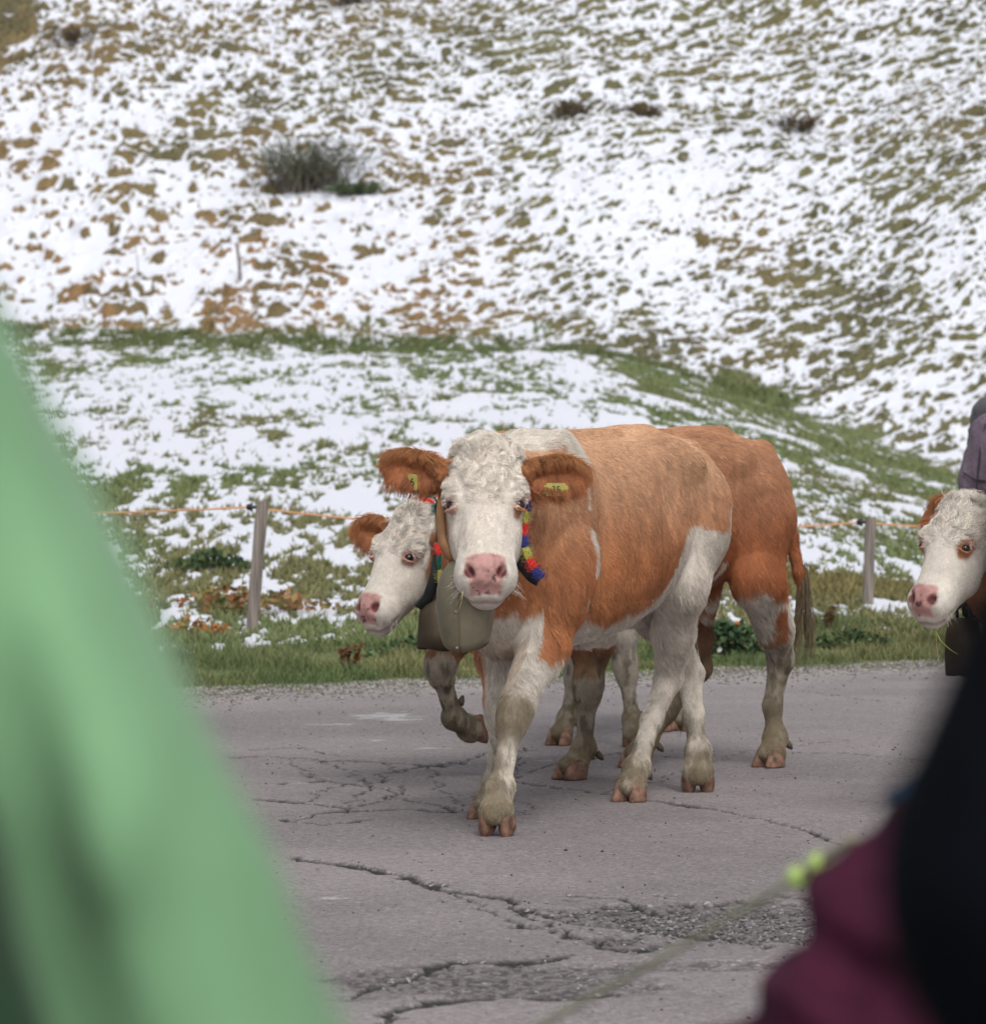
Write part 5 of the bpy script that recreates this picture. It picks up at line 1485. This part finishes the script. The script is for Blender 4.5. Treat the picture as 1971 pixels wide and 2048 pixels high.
green = person('onlooker close to the camera at left, pale green jacket, blurred elbow pushed out', (-.003, 1.5, 0), 0,
       stand(-.56, arm_r=dict(rsh=(-.338, 0, 1.415), rel=(-.134, .02, .985), rwr=(-.33, .12, .86))), M_GREEN, folds_green, res=.008, foldamp=.010, jr=1.16, extra=(((-.215, 0, 1.15), (-.166, 0, 1.06), .086, .088),), grooves=(((-.185, -.065, 1.20), (-.150, -.060, .99), .012, .034), ((-.200, -.075, 1.235), (-.195, -.085, 1.215), .02, .02), ((-.105, -.085, 1.07), (-.10, -.085, 1.0), .016, .022), ((-.235, -.05, 1.16), (-.185, -.06, 1.0), .02, .03)))
Fs = Field((-.40, -.30, .80), (.0, .1, 1.36), .008)  # dark strip added on the sleeve to stand in for fold shade
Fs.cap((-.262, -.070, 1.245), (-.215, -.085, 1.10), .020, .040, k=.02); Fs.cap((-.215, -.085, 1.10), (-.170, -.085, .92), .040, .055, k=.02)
V, Q = Fs.mesh(); V = relax(V, Q, 2, .4); mesh_obj('underarm_fold_shade', V, Q, cloth_mat('dark_green_fold_shade', (.018, .050, .022), 15, .8, 1.2, .8, .1), green)
M_NAVY = cloth_mat('black_jacket', (.004, .005, .008), 40, .8, 1.2, .9, 0)
M_NAVY.node_tree.nodes['Principled BSDF'].inputs['Specular IOR Level'].default_value = .05
person('onlooker close to the camera at right, near-black jacket filling the edge', (0, 1.3, 0), 0,
       stand(.52, arm_l=dict(lsh=(.278, 0, 1.34), lel=(.201, .0, 1.11), lwr=(.31, -.03, .86))), M_NAVY, folds_big, res=.010, foldamp=.003)
M_MAROON = cloth_mat('maroon_jacket', (.052, .008, .024), 40, .8, 1.2, .9, 0)
J = dict(head=(.56, 0, 1.20), neck=(.50, 0, 1.05), chest=(.50, 0, .88), pelvis=(.50, 0, .58), lsh=(.345, 0, .905), lel=(.147, -.03, .705), lwr=(.33, .18, .86),
         rsh=(.69, 0, .98), rel=(.76, 0, .72), rwr=(.60, .15, .62), lhip=(.42, .02, .52), lkn=(.40, .40, .50), lan=(.40, .42, .09), rhip=(.60, .02, .52), rkn=(.62, .40, .50), ran=(.62, .42, .09))
per3 = person('seated onlooker in a creased maroon jacket, half hidden by the black jacket', (-.010, 2.8, 0), 0, J, M_MAROON, folds_arm, res=.008, seated=True, foldamp=.026)
# blue scarf end at the shoulder
M_BLUE = cloth_mat('blue_scarf', (.03, .06, .13))
Fs = Field((.22, 2.6, .9), (.45, 3.0, 1.12), .008); Fs.cap((.292, 2.80, 1.000), (.34, 2.80, 1.025), .009, .014, k=.02)
V, Q = Fs.mesh(); o = mesh_obj('scarf', V, Q, M_BLUE, per3); o.location = (0, -2.8, 0)
# stool under the seated onlooker
stl = tag(empty('camping_stool', (.50, 2.8, 0)), 'low folding stool carrying the seated onlooker in maroon', 'stool')
bm = bmesh.new(); bmesh.ops.create_cube(bm, size=1); bmesh.ops.scale(bm, vec=(.38, .34, .03), verts=bm.verts); bmesh.ops.translate(bm, vec=(0, 0, .40), verts=bm.verts)
bmesh.ops.bevel(bm, geom=list(bm.edges), offset=.012, segments=2, affect='EDGES')
me = bpy.data.meshes.new('seat'); bm.to_mesh(me); bm.free(); me.materials.append(M_BLUE); o = bpy.data.objects.new('seat', me); COL.objects.link(o); o.parent = stl
for sx_ in (-.16, .16):
    for sy_ in (-.14, .14): tube('leg', [(sx_, sy_, .39), (sx_*.9, -sy_, .01)], .010, M_INS, stl, 8)
# cord with two lime beads
M_CORD = new_mat('pale_cord', (.36, .36, .26), .85, .2, noise=(60, .7, 1.2), bump=(160, .5, .003))
M_LIME = new_mat('lime_bead', (.42, .58, .15), .7, .3, noise=(60, .92, 1.06), sheen=.4)
cord = tag(empty('beaded_cord', (0, 0, 0)), 'pale taut cord with two lime green balls near the maroon sleeve', 'cord')
ca = W3(1600, 1752, 3.3); cbp = W3(1075, 2055, 3.7); c0 = cbp+(cbp-ca)*1.2; cz_ = W3(1720, 1668, 3.2)
tube('cord', smooth_path([c0, cbp, (cbp+ca)/2+np.array([0, 0, -.002]), ca, W3(1640, 1722, 3.27), cz_], 40), .0036, M_CORD, cord, 8)
for q in (W3(1596, 1755, 3.3), W3(1636, 1729, 3.27)):
    bm = bmesh.new(); bmesh.ops.create_uvsphere(bm, u_segments=24, v_segments=16, radius=.0098)
    me = bpy.data.meshes.new('bead'); bm.to_mesh(me); bm.free(); me.materials.append(M_LIME)
    for p in me.polygons: p.use_smooth = True
    o = bpy.data.objects.new('bead', me); COL.objects.link(o); o.parent = cord; o.location = tuple(q)

# hiker with a purple backpack beyond the right-hand cow
pd = 22.4; bxp = (1940-CX)/FPX*pd
Jh = stand(0); Jh = {k: (v[0]*1.0, v[1], v[2]-.02) for k, v in Jh.items()}
hk = person('hiker on the road beyond the right edge cow, only the purple backpack in view', (bxp+.30, pd+.10, .0), 0, Jh, cloth_mat('grey_jacket', (.08, .08, .09)), folds_arm, res=.02)
if 'group' in hk: del hk['group']
M_PACK = cloth_mat('purple_pack_cloth', (.135, .100, .135), 50, .75, 1.2, .8, .1)
M_PACKD = cloth_mat('dark_pack_trim', (.03, .024, .034))
pk = tag(empty('backpack', (bxp+.075, pd-.02, .9)), 'faded purple backpack with black piping above the right edge cow', 'backpack')
Fp = Field((-.22, -.22, -.06), (.25, .22, .64), .010)
Fp.cap((.03, 0, .12), (.03, 0, .38), .135, .115, k=.05); Fp.cap((-.055, 0, .10), (-.035, 0, .26), .095, .08, k=.03)
Fp.cap((.05, 0, .44), (.09, 0, .50), .07, .045, k=.03)
V, Q = Fp.mesh(); V = relax(V, Q, 2, .4); N = vert_normals(V, Q); V = V+N*((vnoise(V, (.04, .04, .09), 441)-.5)*.018)[:, None]
mesh_obj('pack_body', V, Q, M_PACK, pk)
for pts in ([(-.06, -.125, .05), (-.045, -.12, .20), (-.03, -.10, .34), (.0, -.09, .45)], [(.02, -.14, .03), (.02, -.145, .20), (.03, -.13, .36), (.05, -.09, .47)], [(-.13, -.07, .17), (-.07, -.12, .13), (.0, -.14, .12)]):
    tube('zip', smooth_path(pts, 16), .006, M_PACKD, pk, 6)
tube('carry_loop', smooth_path([(.03, -.03, .50), (.03, -.03, .56), (.07, -.03, .58), (.10, -.03, .54)], 14), .010, M_PACKD, pk, 6)
tube('shoulder_strap', smooth_path([(.14, -.10, .48), (.22, -.16, .50), (.30, -.15, .42), (.30, -.12, .20), (.18, -.10, .08)], 20), .014, M_PACKD, pk, 6)
